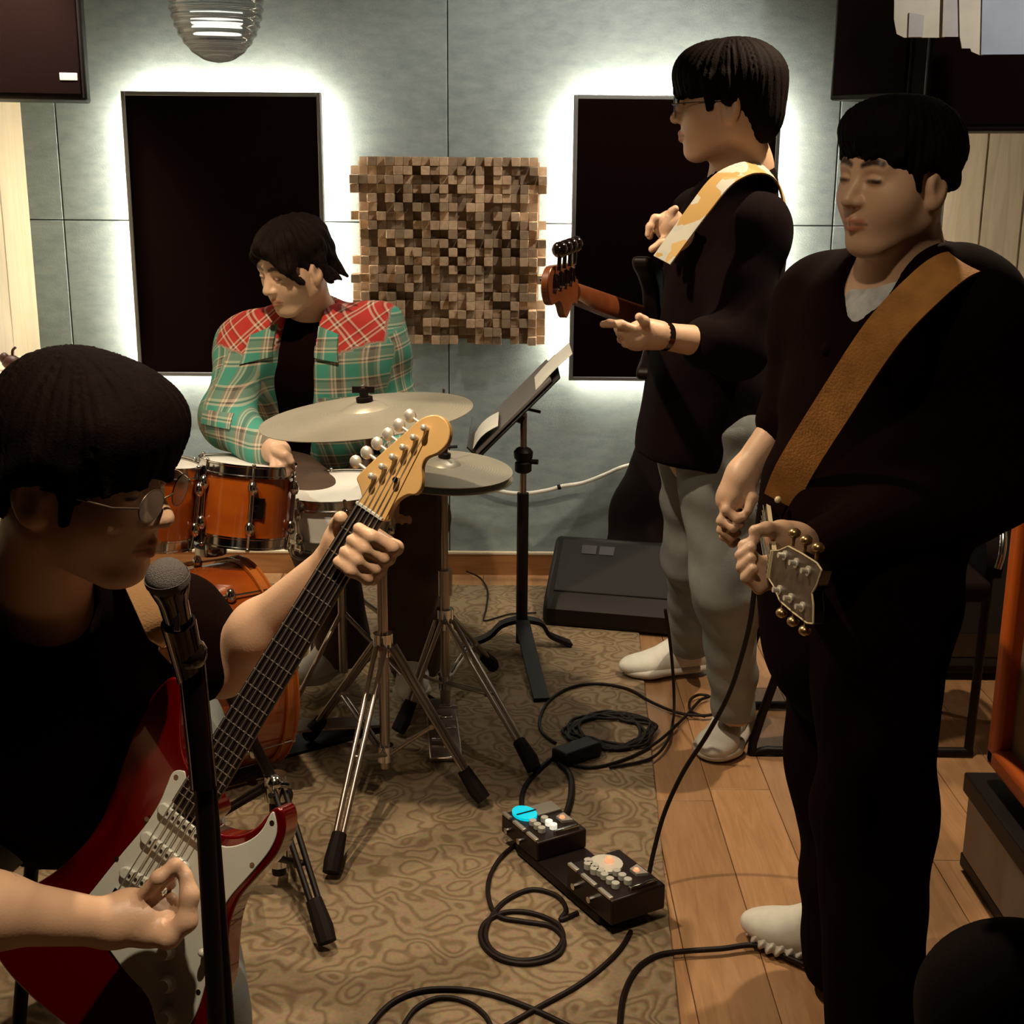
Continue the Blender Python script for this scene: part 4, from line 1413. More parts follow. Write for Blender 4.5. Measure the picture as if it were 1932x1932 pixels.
for k in range(len(h2)):
    a, b = h2[k], h2[(k + 1) % len(h2)]
    mb.tube([H2(a[0], a[1], .0002), H2(b[0], b[1], .0002)], .0014, 6)
mb.build('head_binding', M['cream'], g2)
for k in range(3):
    for s in (-1, 1):
        u, v = .045 + .042 * k, s * .026
        MB().cyl(H2(u, v, 0), H2(u, v, .012), .004, n=10).cyl(H2(u, v, 0), H2(u, v, .003), .0075, n=12).build('tuner_post', M['nickel'], g2)
        MB().cyl(H2(u, s * .041, -.008), H2(u, s * .054, -.008), .003, n=8).ball(H2(u, s * .060, -.008), .0095, (1, 1, .8), 12).build('tuner_key', mat('brass', (.5, .34, .16), .3, .9), g2, smooth=60)
# suede strap
s0 = at(1474, 945, 2.16)
sp = spline([s0, at(1500, 885, 2.13), at(1575, 765, 2.05), at(1665, 630, 1.97), at(1745, 545, 1.955), at(1800, 503, 1.99), at(1842, 496, 2.06), at(1850, 508, 2.15), at(1838, 548, 2.24), at(1815, 630, 2.26)], 7)
nr = []
for i, p in enumerate(sp):
    q = i / (len(sp) - 1)
    nr.append(Vector((-.45, -.9, .1)).lerp(Vector((.05, -.5, .85)), min(1, q * 1.6)) if q < .65 else Vector((.05, -.5, .85)).lerp(Vector((.3, .9, .3)), (q - .65) / .35))
MB().ribbon(sp, nr, .062, .004).build('strap', M['tan'], g2, smooth=60)
MB().ball(s0 + Vector((-.008, -.012, .005)), .006).build('strap_button', M['cream'], g2)

# ---- bass of the man in glasses, neck toward the viewer and to the side
nut3 = at(1086, 552, 2.62)
U3 = -Vector((.30, .937, -.18)).normalized()
brg3 = nut3 - U3 * .864
n3 = Vector((-.95, .32, -.03))
V3 = n3.cross(U3)
if V3.z > 0:
    V3 = -V3
G3 = Frame(brg3, U3, V3)
flip = G3.N.dot(n3) < 0
if flip:
    G3 = Frame(brg3, U3, -V3)
g3 = thing('bass_guitar', 'dark bass guitar with a brown neck held by the man in glasses', 'bass guitar', brg3)
M['bass_neck'] = mat('bass_neck_brown', (.17, .045, .012), .3, var=.2, vscale=20, coat=.4)
pb = [(.26, -.03), (.28, -.06), (.33, -.085), (.385, -.10), (.40, -.118), (.385, -.13), (.32, -.128), (.24, -.125), (.17, -.118), (.11, -.125), (.04, -.145), (-.03, -.155), (-.085, -.14), (-.115, -.09), (-.12, 0), (-.112, .08), (-.075, .15), (-.01, .175), (.06, .168), (.13, .14), (.19, .13), (.25, .145), (.29, .15), (.305, .138), (.295, .12), (.255, .095), (.225, .06), (.22, .03)]
sg = 1 if G3.V.z < 0 else -1
pbs = smooth_poly([(u - .02, v * sg) for u, v in pb], 4)
MB().prism(pbs, G3.O, G3.U, G3.V, G3.N, -.042, 0).build('body', M['black'], g3, bevel=.01, seg=3)
neck_parts(g3, G3, .20, .864, .062, .042, .024, M['bass_neck'], M['rosewood'], 20, 4, .864, .03, .016, face=.014, sr=.0014)
h3 = [(.868, -.021), (.885, -.026), (.90, -.045), (.915, -.052), (.98, -.042), (1.05, -.03), (1.075, -.012), (1.08, .012), (1.065, .034), (1.045, .04), (1.02, .034), (1.0, .03), (.98, .036), (.96, .052), (.94, .055), (.925, .045), (.91, .03), (.89, .022), (.868, .021)]
MB().prism(smooth_poly([(u, v * sg) for u, v in h3], 3), G3.O, G3.U, G3.V, G3.N, -.006, .008).build('headstock', M['bass_neck'], g3, bevel=.002)
for k in range(4):
    u, v = .925 + .036 * k, sg * (-.03 + .008 * k)
    MB().prism([(u - .013, v - .012), (u + .013, v - .012), (u + .013, v + .016), (u - .013, v + .016)], G3.O, G3.U, G3.V, G3.N, -.012, -.006).build('tuner_housing', M['black_gloss'], g3, bevel=.002)
    MB().cyl(G3(u, v, .008), G3(u, v, .022), .007).build('tuner_post', M['chrome'], g3)
    e = sg * (-.052 + .008 * k)
    MB().cyl(G3(u, e + sg * .004, -.012), G3(u, e - sg * .02, -.012), .004).ball(G3(u, e - sg * .034, -.012), .017, (1, 1, .5) if False else (.9, .9, .9), 12).build('tuner_key', M['black_gloss'], g3, smooth=60)
for k, (u, v) in enumerate(((.02, .11), (-.02, .125))):
    MB().cyl(G3(u, sg * v, 0), G3(u, sg * v, .018), .011).build('knob', M['chrome'], g3, bevel=.002)
M['patch'] = mat('patch_strap', (.5, .45, .34), .85)
N, L, b = nodes_of(M['patch'])
tc = N.new('ShaderNodeTexCoord')
vo = N.new('ShaderNodeTexVoronoi')
vo.distance, vo.inputs['Scale'].default_value = 'CHEBYCHEV', 24
L.new(tc.outputs['Object'], vo.inputs['Vector'])
r = N.new('ShaderNodeValToRGB')
r.color_ramp.interpolation = 'CONSTANT'
r.color_ramp.elements[0].color = (.44, .42, .35, 1)
e = r.color_ramp.elements.new(.35)
e.color = (.40, .24, .07, 1)
e = r.color_ramp.elements.new(.55)
e.color = (.40, .40, .36, 1)
r.color_ramp.elements[-1].position = .8
r.color_ramp.elements[-1].color = (.46, .30, .11, 1)
sx = N.new('ShaderNodeSeparateColor')
L.new(vo.outputs['Color'], sx.inputs[0])
L.new(sx.outputs[0], r.inputs['Fac'])
L.new(r.outputs['Color'], b.inputs['Base Color'])
sp = spline([at(1250, 492, 2.83), at(1280, 450, 2.84), at(1320, 395, 2.86), at(1360, 345, 2.90), at(1400, 322, 2.95), at(1436, 320, 3.03), at(1460, 338, 3.12), at(1474, 372, 3.20), at(1482, 410, 3.25)], 6)
nr = []
for i in range(len(sp)):
    q = i / (len(sp) - 1)
    nr.append(Vector((-.7, -.7, .2)).lerp(Vector((.1, -.45, .9)), min(1, q * 2)) if q < .5 else Vector((.1, -.45, .9)).lerp(Vector((1, -.3, .1)), (q - .5) * 2))
MB().ribbon(sp, nr, .050, .004).build('strap', M['patch'], g3, smooth=60)

# ------------------------------------------------------------------ microphone stand in front
c = at(318, 1090, 1.40)
zb = .0105
px_ = at(378, 1700, 1.40)
base = Vector((px_.x + .012, 1.40, 0))
t = thing('microphone_stand', 'black microphone stand holding a dark microphone before the man with the red guitar', 'microphone stand', base)
top = at(362, 1262, 1.40)
MB().cyl(base + Vector((0, 0, .03)), (top.x + .006, 1.40, .86), .0115).build('pole', M['black'], t)
MB().cyl(base + Vector((.022, .012, .03)), at(396, 1420, 1.405), .0052).build('boom_rod', M['black'], t)
MB().cyl((top.x + .006, 1.40, .80), top + Vector((0, 0, .01)), .0155).ball(top + Vector((0, -.005, .02)), .020).build('joint', M['black_gloss'], t)
for k in range(3):
    a = .6 + 2 * math.pi * k / 3
    d = Vector((math.cos(a), math.sin(a), 0))
    MB().cyl(base + Vector((0, 0, .10)), base + d * .26 + Vector((0, 0, .024)), .009).build('leg', M['black'], t)
mt = thing('microphone', 'dark microphone with a round grey mesh head in the clip of its stand', 'microphone', top)
hd = at(316, 1092, 1.36)
tl = at(352, 1238, 1.395)
ax = (hd - tl).normalized()
MB().ball(hd, .0235, (1, 1, 1), 20).lathe([(.0238, -.003), (.0245, -.003), (.0245, .004), (.0238, .004)], hd, ax, 20).build('mesh_head', mat('mic_mesh', (.15, .13, .125), .55, .3, bump=.8, bscale=900), mt)
MB().lathe([(.001, -.125), (.010, -.125), (.0115, -.12), (.0165, -.03), (.021, -.014), (.0222, -.008), (.0222, -.002), (.001, -.002)], hd, ax, 24).build('handle', M['black_gloss'], mt)
MB().lathe([(.012, -.145), (.017, -.14), (.0195, -.06), (.0165, -.06), (.0145, -.14)], hd, ax, 20).tube([hd - ax * .13, top + Vector((0, 0, .01))], .009, 8).build('clip', M['black_gloss'], t)
MB().box(hd - ax * .055 + Vector((.004, -.0175, .003)), (.007, .004, .022)).build('switch', M['chrome'], mt, bevel=.001)


# ------------------------------------------------------------------ people
SKIN = np.array((.60, .375, .245))


def tint_mat(name, rough, sheen=0.0, bump=0.0, bs=120.0):
    m = mat(name, (.5, .3, .2), rough, bump=bump, bscale=bs, sheen=sheen)
    N, L, b = nodes_of(m)
    a = N.new('ShaderNodeAttribute')
    a.attribute_name = 'tint'
    L.new(a.outputs['Color'], b.inputs['Base Color'])
    return m


M['skin'] = tint_mat('skin', .48, bump=.08, bs=300)
M['hair'] = mat('hair_black', (.0042, .0014, .0009), .8, var=.3, vscale=60, spec=.07, bump=.25, bscale=350)
M['hair_brown'] = mat('hair_dark_brown', (.007, .003, .002), .75, var=.3, vscale=60, spec=.1, bump=.25, bscale=350)
M['cloth_black'] = mat('cloth_black', (.0052, .0013, .0008), .95, bump=.1, bscale=500, spec=.04)
M['cloth_navy'] = mat('cloth_navy', (.0062, .0026, .0030), .92, bump=.1, bscale=400, spec=.05, sheen=.008)
M['shoe_white'] = mat('shoe_white', (.62, .60, .54), .55, var=.08, vscale=30)
M['sole_white'] = mat('sole_offwhite', (.50, .46, .40), .6)
M['lens'] = mat('spectacle_lens', (.9, .95, .97), .03, trans=.92)
M['wire'] = mat('spectacle_wire', (.16, .11, .08), .35, .8)


def denim(name, c1, c2):
    m = mat(name, c1, .85)
    N, L, b = nodes_of(m)
    tc = N.new('ShaderNodeTexCoord')
    n = N.new('ShaderNodeTexNoise')
    n.inputs['Scale'].default_value, n.inputs['Detail'].default_value = 9, 6
    L.new(tc.outputs['Object'], n.inputs['Vector'])
    r = N.new('ShaderNodeValToRGB')
    r.color_ramp.elements[0].position, r.color_ramp.elements[1].position = .35, .65
    r.color_ramp.elements[0].color, r.color_ramp.elements[1].color = (*c1, 1), (*c2, 1)
    L.new(n.outputs['Fac'], r.inputs['Fac'])
    L.new(r.outputs['Color'], b.inputs['Base Color'])
    n2 = N.new('ShaderNodeTexNoise')
    n2.inputs['Scale'].default_value = 400
    L.new(tc.outputs['Object'], n2.inputs['Vector'])
    bp = N.new('ShaderNodeBump')
    bp.inputs['Strength'].default_value, bp.inputs['Distance'].default_value = .2, .003
    L.new(n2.outputs['Fac'], bp.inputs['Height'])
    L.new(bp.outputs[0], b.inputs['Normal'])
    return m


M['jeans_pale'] = denim('denim_pale', (.15, .165, .168), (.235, .25, .24))
M['jeans_grey'] = denim('denim_grey', (.16, .175, .175), (.22, .235, .23))
M['pants_brown'] = denim('trousers_brown', (.055, .03, .017), (.085, .048, .028))


class Head:
    """Head frame: l to the person's left, f forward, u up; origin between the ears at eye height."""

    def __init__(s, C, F, up=(0, 0, 1), sc=1.0):
        s.C, s.sc = Vector(C), sc
        s.F = Vector(F).normalized()
        up = Vector(up)
        s.U = (up - s.F * up.dot(s.F)).normalized()
        s.L = s.U.cross(s.F)
        s.R = np.array(Matrix((s.L, s.F, s.U)).transposed())

    def __call__(s, l, f, u):
        return s.C + (s.L * l + s.F * f + s.U * u) * s.sc

    def local(s, X):
        return (X - np.array(s.C)) @ s.R / s.sc

    def sculpt(s, S, neck, r_neck=.054, wide=1.0, eye=.5, jaw=1.0):
        P, c, R = s, s.sc, s.R
        E = lambda l, f, u, a, b, d, k=.02, sub=False: S.ell(P(l, f, u), (a * c, b * c, d * c), R, k * c, sub)
        C = lambda p, q, r1, r2, k: S.cap(P(*p), P(*q), r1 * c, r2 * c, k * c)
        E(0, -.012, .036, .073, .098, .080, .03)
        E(0, .020, -.028, .062 * wide, .070, .088, .035)
        for g in (-1, 1):
            C((.046 * g * jaw, -.008, -.060), (.020 * g, .056, -.100), .022, .017, .03)
            E(.037 * g * wide, .047, -.028, .026, .026, .026, .045)
        E(0, .068, -.100, .023, .020, .018, .028)
        E(0, .056, -.064, .032, .032, .030, .022)
        E(0, .055, -.046, .034, .028, .026, .03)
        C((-.036, .073, .027), (.036, .073, .027), .013, .013, .02)
        for g in (-1, 1):
            E(.031 * g, .097, .006, .019, .013, .010, .012, True)
        C((0, .086, .012), (0, .109, -.026), .0075, .0120, .014)
        for g in (-1, 1):
            E(.0125 * g, .097, -.030, .0085, .011, .0075, .008)
            E(.031 * g, .0775, .004, .0165, .0135, .0105, .004)
            E(.006 * g, .1005, -.0365, .0035, .006, .003, .003, True)
            C((.020 * g, .0865, -.0610), (0, .0965, -.0595), .0045, .0062, .005)
            C((.018 * g, .0855, -.0690), (0, .0945, -.0715), .0048, .0070, .005)
            E(.077 * g, -.016, -.010, .010, .021, .033, .010)
            E(.076 * g, -.010, -.034, .008, .012, .012, .01)
            E(.088 * g, -.010, -.006, .007, .011, .019, .005, True)
        S.cap(P(0, -.030, -.055), neck, r_neck * c, r_neck * 1.08, .03)
        lip = SKIN * np.array((.80, .50, .46))
        dark = np.array((.03, .012, .008))
        for g in (-1, 1):
            for q in range(3):
                a, b = q / 3, (q + 1) / 3
                S.line(P((.013 + .034 * a) * g, .095 - .012 * a, .029 + .006 * math.sin(a * 2.6)), P((.013 + .034 * b) * g, .095 - .012 * b, .029 + .006 * math.sin(b * 2.6)), .0075 * c, dark, .6)
            S.line(P(.019 * g, .091, .0035), P(.032 * g, .0935, .0025 + .002 * eye), (.0034 + .003 * eye) * c, dark, .6)
            S.line(P(.032 * g, .0935, .0025 + .002 * eye), P(.045 * g, .086, .0035), (.0034 + .003 * eye) * c, dark, .6)
            S.line(P(.019 * g, .091, -.0605), P(0, .101, -.0585), .0070 * c, lip, .6)
            S.line(P(.017 * g, .090, -.0700), P(0, .100, -.0725), .0076 * c, lip, .6)
            S.line(P(.024 * g, .088, -.0650), P(0, .100, -.0652), .0040 * c, lip * .16, .8)  # shade of the mouth crease, painted into the tint
            S.dot(P(.085 * g, -.010, -.006), .014 * c, SKIN * .45, .9)  # painted shade in the ear hollow
            S.dot(P(.006 * g, .104, -.037), .005 * c, dark * 2, .8)  # nostril shade, painted dark


def fing(S, pts, r0=.0095, r1=.0075, k=.006):
    n = len(pts)
    rs = [r0 + (r1 - r0) * i / (n - 1) for i in range(n)]
    return S.chain([tuple(p) for p in pts], rs, k)


def px(*pts):
    return [at(*p) for p in pts]


def body_object(S, boxes, label, org=None):
    parts = [S.mesh(lo, hi, h) for lo, hi, h in boxes]
    parts = [p for p in parts if len(p[0])]
    V = np.concatenate([p[0] for p in parts])
    o = net_object('person', parts, M['skin'], None, org, S.colours(V, SKIN))
    return tag(o, label, 'person')


def bx(c, d):
    c, d = np.array(c, float), np.array(d, float) if np.ndim(d) else np.full(3, float(d))
    return c - d, c + d


def hair_part(S, H, parent, m, amp=.0028, freq=34, h=.003, d=.16, seed=0.0, wav=0.0, up=.02):
    def disp(X):
        q = H.local(X)
        a = np.arctan2(q[:, 0], q[:, 1] + .02)
        rr = np.hypot(q[:, 0], q[:, 1] + .02)
        t = q[:, 2] * 26
        w = 2.2 * np.sin(a * 5.3 + seed) + 1.6 * np.sin(a * 11.7 + t * .5 + seed * 3) + 1.2 * np.sin(t * .6 + a * 3)
        return amp * (np.sin(a * freq * .6 + w) * np.clip(rr / .05, 0, 1) + .7 * np.sin(a * freq * 1.37 + t * 1.1 + 1.7 * w + seed * 2) + .5 * np.sin(a * freq * 2.1 - t * .8 + w)) + wav * np.sin(q[:, 2] * 95 + a * 7 + seed) * np.sin(a * 9 + seed)
    S.disp = disp
    lo, hi = bx(H.C + H.U * up, d)
    return net_object('hair', [S.mesh(lo, hi, h)], m, parent)


def folds(amp, dirs, seed=0.0):
    D = [np.array(d, float) for d in dirs]

    def disp(X):
        w = np.sin(X @ np.array((11., 7., 9.)) + seed) + .6 * np.sin(X @ np.array((-17., 13., 6.)) + 2 * seed)
        f = np.zeros(len(X))
        for i, d in enumerate(D):
            f += np.sin(X @ d + 1.5 * w + seed * (i + 1.3))
        return amp * (f / len(D) + .35 * w)
    return disp


def cloth(name, S, lo, hi, h, m, parent, disp=None, uvw=None):
    S.disp = disp
    v, q = S.mesh(lo, hi, h)
    return net_object(name, [(v, q)], m, parent, None, None, None if uvw is None else uvw(v))


def shoe(parent, heel, toe, ankle, wd=.044, ht=.075, rib=False, up=None, name='shoe', k=1.0):
    heel, toe = Vector(heel), Vector(toe)
    d = (toe - heel)
    d.z = 0
    ln = d.length
    d.normalize()
    s_ = Vector((-d.y, d.x, 0))
    Z = Vector((0, 0, 1))
    R = np.array(Matrix((s_, d, Z)).transposed())
    S = SDF()
    P = lambda a, b, z: heel + d * (a * ln) + s_ * b + Z * z
    S.ell(P(.14, 0, .055), (.038, .05, .045), R, .03)
    S.ell(P(.42, 0, .045), (.040, .09, .042), R, .03)
    S.ell(P(.76, 0, .036), (wd, .075, .034), R, .035)
    S.cap(P(.40, 0, .06), P(.10, 0, .105), .036, .040, .03)
    S.cap(P(.62, 0, .045), P(.36, 0, .085), .030, .036, .02)
    S.half(P(0, 0, .022), (0, 0, -1), .004)
    S.half(P(.2, 0, .118), (d * -.3 + Z), .006)
    lo, hi = bx(P(.5, 0, .06), .24)
    o = net_object(name, [S.mesh(lo, hi, .005)], M['shoe_white'], parent)
    S = SDF()
    S.cap(P(.15, 0, .020), P(.72, 0, .020), wd * .92, wd * 1.07, .02, flat=((0, 0, 1), .42))
    S.cap(P(.72, 0, .020), P(.82, 0, .022), wd * 1.07, wd * .92, .02, flat=((0, 0, 1), .42))
    S.half(P(0, 0, .003), (0, 0, -1), .003)
    S.half(P(0, 0, .034), (0, 0, 1), .004)
    if rib:
        f = np.array(d)
        S.disp = lambda X: .0035 * np.sin((X @ f) * 330 + X[:, 2] * 160)
    net_object('sole', [S.mesh(lo, hi, .004 if rib else .005)], M['sole_white'], o)
    for i in range(4):
        q = .40 + .075 * i
        z = .108 - .017 * i - (.006 * i * i) * .3
        MB().tube(spline([P(q, -.024, z - .014), P(q + .02, 0, z + .006), P(q + .01, .024, z - .014)], 4), .0032, 6).build('lace', M['sole_white'], o, smooth=60)
    return o


def glasses(parent, H, lens='lens', r=.021):
    mb = MB()
    g = thing('glasses', None, None, H(0, .10, 0)) if False else None
    fr = MB()
    for s in (-1, 1):
        ring = [H(s * (.033 + r * 1.12 * math.cos(a)), .112 - .10 * (abs(s * (.033 + r * math.cos(a)))) ** 1.5 * 4, -.001 + r * .92 * math.sin(a)) for a in np.linspace(0, 2 * math.pi, 25)[:-1]]
        fr.tube(ring, .0009, 6, True)
        fr.tube([H(s * .0565, .108, .003), H(s * .074, .085, .003), H(s * .080, .0, .004), H(s * .080, -.018, -.006)], .0014, 6)
    fr.tube(spline([H(-.0095, .112, .002), H(0, .116, .005), H(.0095, .112, .002)], 4), .0012, 6)
    f = fr.build('glasses_frame', M['wire'], parent, smooth=60)
    for s in (-1, 1):
        ring = [H(s * (.033 + r * 1.1 * math.cos(a)), .112 - .10 * (abs(s * (.033 + r * math.cos(a)))) ** 1.5 * 4, -.001 + r * .9 * math.sin(a)) for a in np.linspace(0, 2 * math.pi, 25)[:-1]]
        n = H.F * .0008
        MB().add([p - n for p in ring] + [p + n for p in ring], [tuple(range(24))[::-1], tuple(range(24, 48))] + [(i, (i + 1) % 24, 24 + (i + 1) % 24, 24 + i) for i in range(24)]).build('glasses_lens', M[lens], f)
    return f


# ================= the man in the black jacket (right)
H = Head(at(1690, 340, 2.12), (-.84, -.52, -.05), (0.03, -.02, 1), .925)
nk = at(1700, 505, 2.17)
B2 = Vector((-.86, -.50, 0)).normalized()
SL, SR = at(1815, 575, 2.06), at(1555, 570, 2.36)
EL, WL = at(1880, 905, 2.07), at(1540, 1042, 2.00)
ER, WR = at(1500, 770, 2.44), at(1402, 892, 2.41)
HL, HR = at(1655, 1100, 2.10), at(1575, 1090, 2.28)
S = SDF()
H.sculpt(S, nk, .056, wide=1.03, eye=.75, jaw=.93)
S.chain([nk, (SL + SR) / 2 + Vector((0, 0, -.06)), (HL + HR) / 2], [.058, .11, .10], .05)
S.chain([SL, EL, WL], [.045, .036, .026], .03).chain([SR, ER, WR], [.045, .040, .0265], .03)
KL, KR = at(1648, 1540, 2.06), at(1590, 1430, 2.27)
AL, AR = fl(1655, 1935, .09), fl(1600, 1790, .09)
S.chain([HL, KL, AL], [.07, .048, .035], .03).chain([HR, KR, AR], [.07, .048, .035], .03)
# right hand
S.cap(WR, at(1384, 936, 2.40), .026, .030, .02)
S.cap(at(1398, 905, 2.40), at(1374, 945, 2.41), .024, .020, .02)
fing(S, px((1386, 930, 2.385), (1371, 962, 2.375), (1392, 979, 2.365), (1404, 976, 2.365)))
fing(S, px((1378, 940, 2.395), (1361, 983, 2.385), (1384, 996, 2.37), (1397, 990, 2.37)))
fing(S, px((1372, 946, 2.41), (1361, 1000, 2.40), (1380, 1013, 2.385), (1392, 1006, 2.385)), .009, .007)
fing(S, px((1370, 950, 2.425), (1365, 1012, 2.415), (1382, 1026, 2.40), (1391, 1020, 2.40)), .008, .0065)
fing(S, px((1408, 908, 2.39), (1419, 940, 2.375), (1411, 964, 2.365)), .0115, .0085)
# left hand round the neck
S.chain(px((1540, 1042, 2.00), (1500, 1026, 1.975), (1474, 1012, 1.96)), [.026, .030, .026], .02)
S.cap(at(1488, 1040, 1.96), at(1482, 1072, 1.955), .022, .018, .02)
fing(S, px((1478, 1002, 1.955), (1446, 998, 1.935), (1424, 1002, 1.925)), .0120, .0095)
for i, (a, b, c_, d_) in enumerate((((1478, 1050, 1.95), (1432, 1062, 1.93), (1404, 1030, 1.925), (1424, 1018, 1.92)), ((1476, 1066, 1.945), (1428, 1082, 1.92), (1398, 1048, 1.915), (1418, 1034, 1.91)),
                                    ((1474, 1082, 1.94), (1428, 1098, 1.91), (1400, 1070, 1.905), (1418, 1054, 1.90)), ((1470, 1096, 1.935), (1432, 1110, 1.90), (1408, 1090, 1.895), (1422, 1074, 1.89)))):
    fing(S, px(a, b, c_, d_), .0098 - .0004 * i, .0078)
cb_ = [bx(H.C, (.15, .15, .165)) + (.0025,), bx(at(1388, 950, 2.40), (.10, .10, .12)) + (.0026,), bx(at(1470, 1045, 1.95), (.10, .10, .10)) + (.0026,)]
lo = np.minimum.reduce([np.array(p) for p in (SL, SR, EL, ER, HL, HR, WR)]) - .09
hi = np.maximum.reduce([np.array(p) for p in (SL, SR, EL, ER, HL, HR, nk)]) + .05
lo[2] = .05
P2 = body_object(S, cb_ + [(lo, hi, .008)], 'man in a black jacket facing the drums, a brown suede strap over his shoulder', (AL.x, AL.y, 0))
hs_ = SDF()
h = H
c = h.sc
hs_.ell(h(0, -.020, .050), (.090 * c, .112 * c, .088 * c), h.R)
hs_.ell(h(0, .045, .085), (.070 * c, .06 * c, .045 * c), h.R, .03)
hs_.ell(h(0, .125, -.035), (.085 * c, .085 * c, .082 * c), h.R, .02, True)
hs_.half(h(0, -.06, -.045), tuple(h.U * -1 + h.F * .15), .02)
for g in (-1, 1):
    hs_.ell(h(.085 * g, .0, -.018), (.03 * c, .032 * c, .042 * c), h.R, .012, True)
    hs_.cap(h(.070 * g, .028, .03), h(.073 * g, .026, -.012), .010 * c, .005 * c, .01)
    hs_.cap(h(.070 * g, .0, .05), h(.078 * g, -.045, .0), .02 * c, .016 * c, .02)
for i in range(11):
    l = -.060 + .012 * i
    hs_.cap(h(l * .9, .070 - abs(l) * .35, .080), h(l * 1.06 + .006, .097 - abs(l) * .55, .043 + .007 * ((i * 7) % 3) - abs(l) * .10), .014 * c, .006 * c, .010)
hair_part(hs_, h, P2, M['hair'], .0011, 52, seed=.7)
# shirt collar and white tee
S = SDF()
S.cap(nk + Vector((0, 0, -.01)), nk + B2 * .038 + Vector((0, 0, -.10)), .062, .066, .02)
S.cap(nk + B2 * .02 + Vector((0, 0, -.07)), (SL + SR) / 2 - B2 * .01 + Vector((0, 0, -.16)), .066, .075, .03)
S.cap(H(0, -.03, -.05), nk + Vector((0, 0, .03)) + B2 * .012, .055, .060, .006) if False else None
S.half(nk + B2 * .05 + Vector((0, 0, -.012)), (Vector((0, 0, 1)) + B2 * .75), .004)
S.half(nk + Vector((0, 0, -.17)), (0, 0, -1), .004)
lo, hi = bx(nk + Vector((0, 0, -.13)), (.2, .2, .17))
cloth('tee_shirt', S, lo, hi, .006, mat('tee_white', (.42, .43, .44), .85, var=.25, vscale=45), P2)
S = SDF()
mid = (SL + SR) / 2
S.cap(SL + Vector((0, 0, -.015)), SR + Vector((0, 0, -.015)), .078, .078, .05)
S.cap(nk + Vector((0, 0, -.045)) - B2 * .03, mid + Vector((0, 0, -.04)), .085, .10, .06)
ax2 = tuple(B2)
S.cap(mid + Vector((0, 0, -.10)), (HL + HR) / 2 + Vector((0, 0, .02)), .195, .195, .06, flat=(ax2, .66))
S.cap((HL + HR) / 2 + Vector((0, 0, .08)), (HL + HR) / 2 + Vector((0, 0, -.10)), .195, .185, .05, flat=(ax2, .70))
S.chain([SL, EL], [.088, .075], .05).chain([EL, WL + (EL - WL).normalized() * .02], [.075, .052], .04)
S.chain([SR, ER + (WR - ER) * .12], [.080, .062], .05)
# open front: V notch
S.ell(nk + B2 * .09 + Vector((0, 0, -.02)), (.028, .028, .055), None, .02, True)
S.cap(nk + Vector((0, 0, .06)), nk + B2 * .07 + Vector((0, 0, -.01)), .060, .058, .012, None, True)
lo = np.minimum.reduce([np.array(p) for p in (SL, SR, EL, ER, HL, HR, WR, WL)]) - .16
hi = np.maximum.reduce([np.array(p) for p in (SL, SR, EL, ER, HL, HR)]) + .15
lo[2] = .55
jk = cloth('jacket', S, lo, hi, .0075, M['cloth_black'], P2, folds(.005, ((22, 10, 30), (-14, 8, 42), (9, -30, 18)), 1.1))
S = SDF()
side2 = Vector((0, 0, 1)).cross(B2)
for g in (-1, 1):
    S.cap(nk + side2 * (.055 * g) - B2 * .045 + Vector((0, 0, .015)), nk + side2 * (.066 * g) + B2 * .03 + Vector((0, 0, -.03)), .020, .017, .02)
    S.cap(nk + side2 * (.066 * g) + B2 * .03 + Vector((0, 0, -.03)), nk + side2 * (.040 * g) + B2 * .105 + Vector((0, 0, -.13)), .018, .014, .02)
S.cap(nk + side2 * .055 - B2 * .045 + Vector((0, 0, .018)), nk - side2 * .055 - B2 * .045 + Vector((0, 0, .018)), .020, .020, .03)
lo, hi = bx(nk + Vector((0, 0, -.04)), (.2, .2, .17))
cloth('collar', S, lo, hi, .005, M['cloth_black'], jk)
S = SDF()
S.chain([HL + Vector((0, 0, .02)), KL, AL + Vector((0, 0, -.02))], [.115, .096, .082], .05)
S.chain([HR + Vector((0, 0, .02)), KR, AR + Vector((0, 0, -.02))], [.115, .094, .080], .05)
S.half((0, 0, .028), (0, 0, -1), .004)
lo = np.minimum.reduce([np.array(p) for p in (HL, HR, KL, KR, AL, AR)]) - .16
hi = np.maximum.reduce([np.array(p) for p in (HL, HR, KL, KR, AL, AR)]) + .16
lo[2] = 0
cloth('trousers', S, lo, hi, .008, M['cloth_black'], P2, folds(.006, ((10, 14, 34), (-20, 8, 26), (6, -24, 40)), 2.3))
hl_, toe = fl(1606, 1826), fl(1420, 1768)
shoe(P2, Vector((hl_.x, hl_.y, 0)), Vector((toe.x, toe.y, 0)), AR, rib=True, wd=.047)
hl_, toe = fl(1700, 1990), fl(1600, 2040)
shoe(P2, Vector((hl_.x, hl_.y, 0)), Vector((toe.x, toe.y, 0)), AL, rib=True, wd=.046)

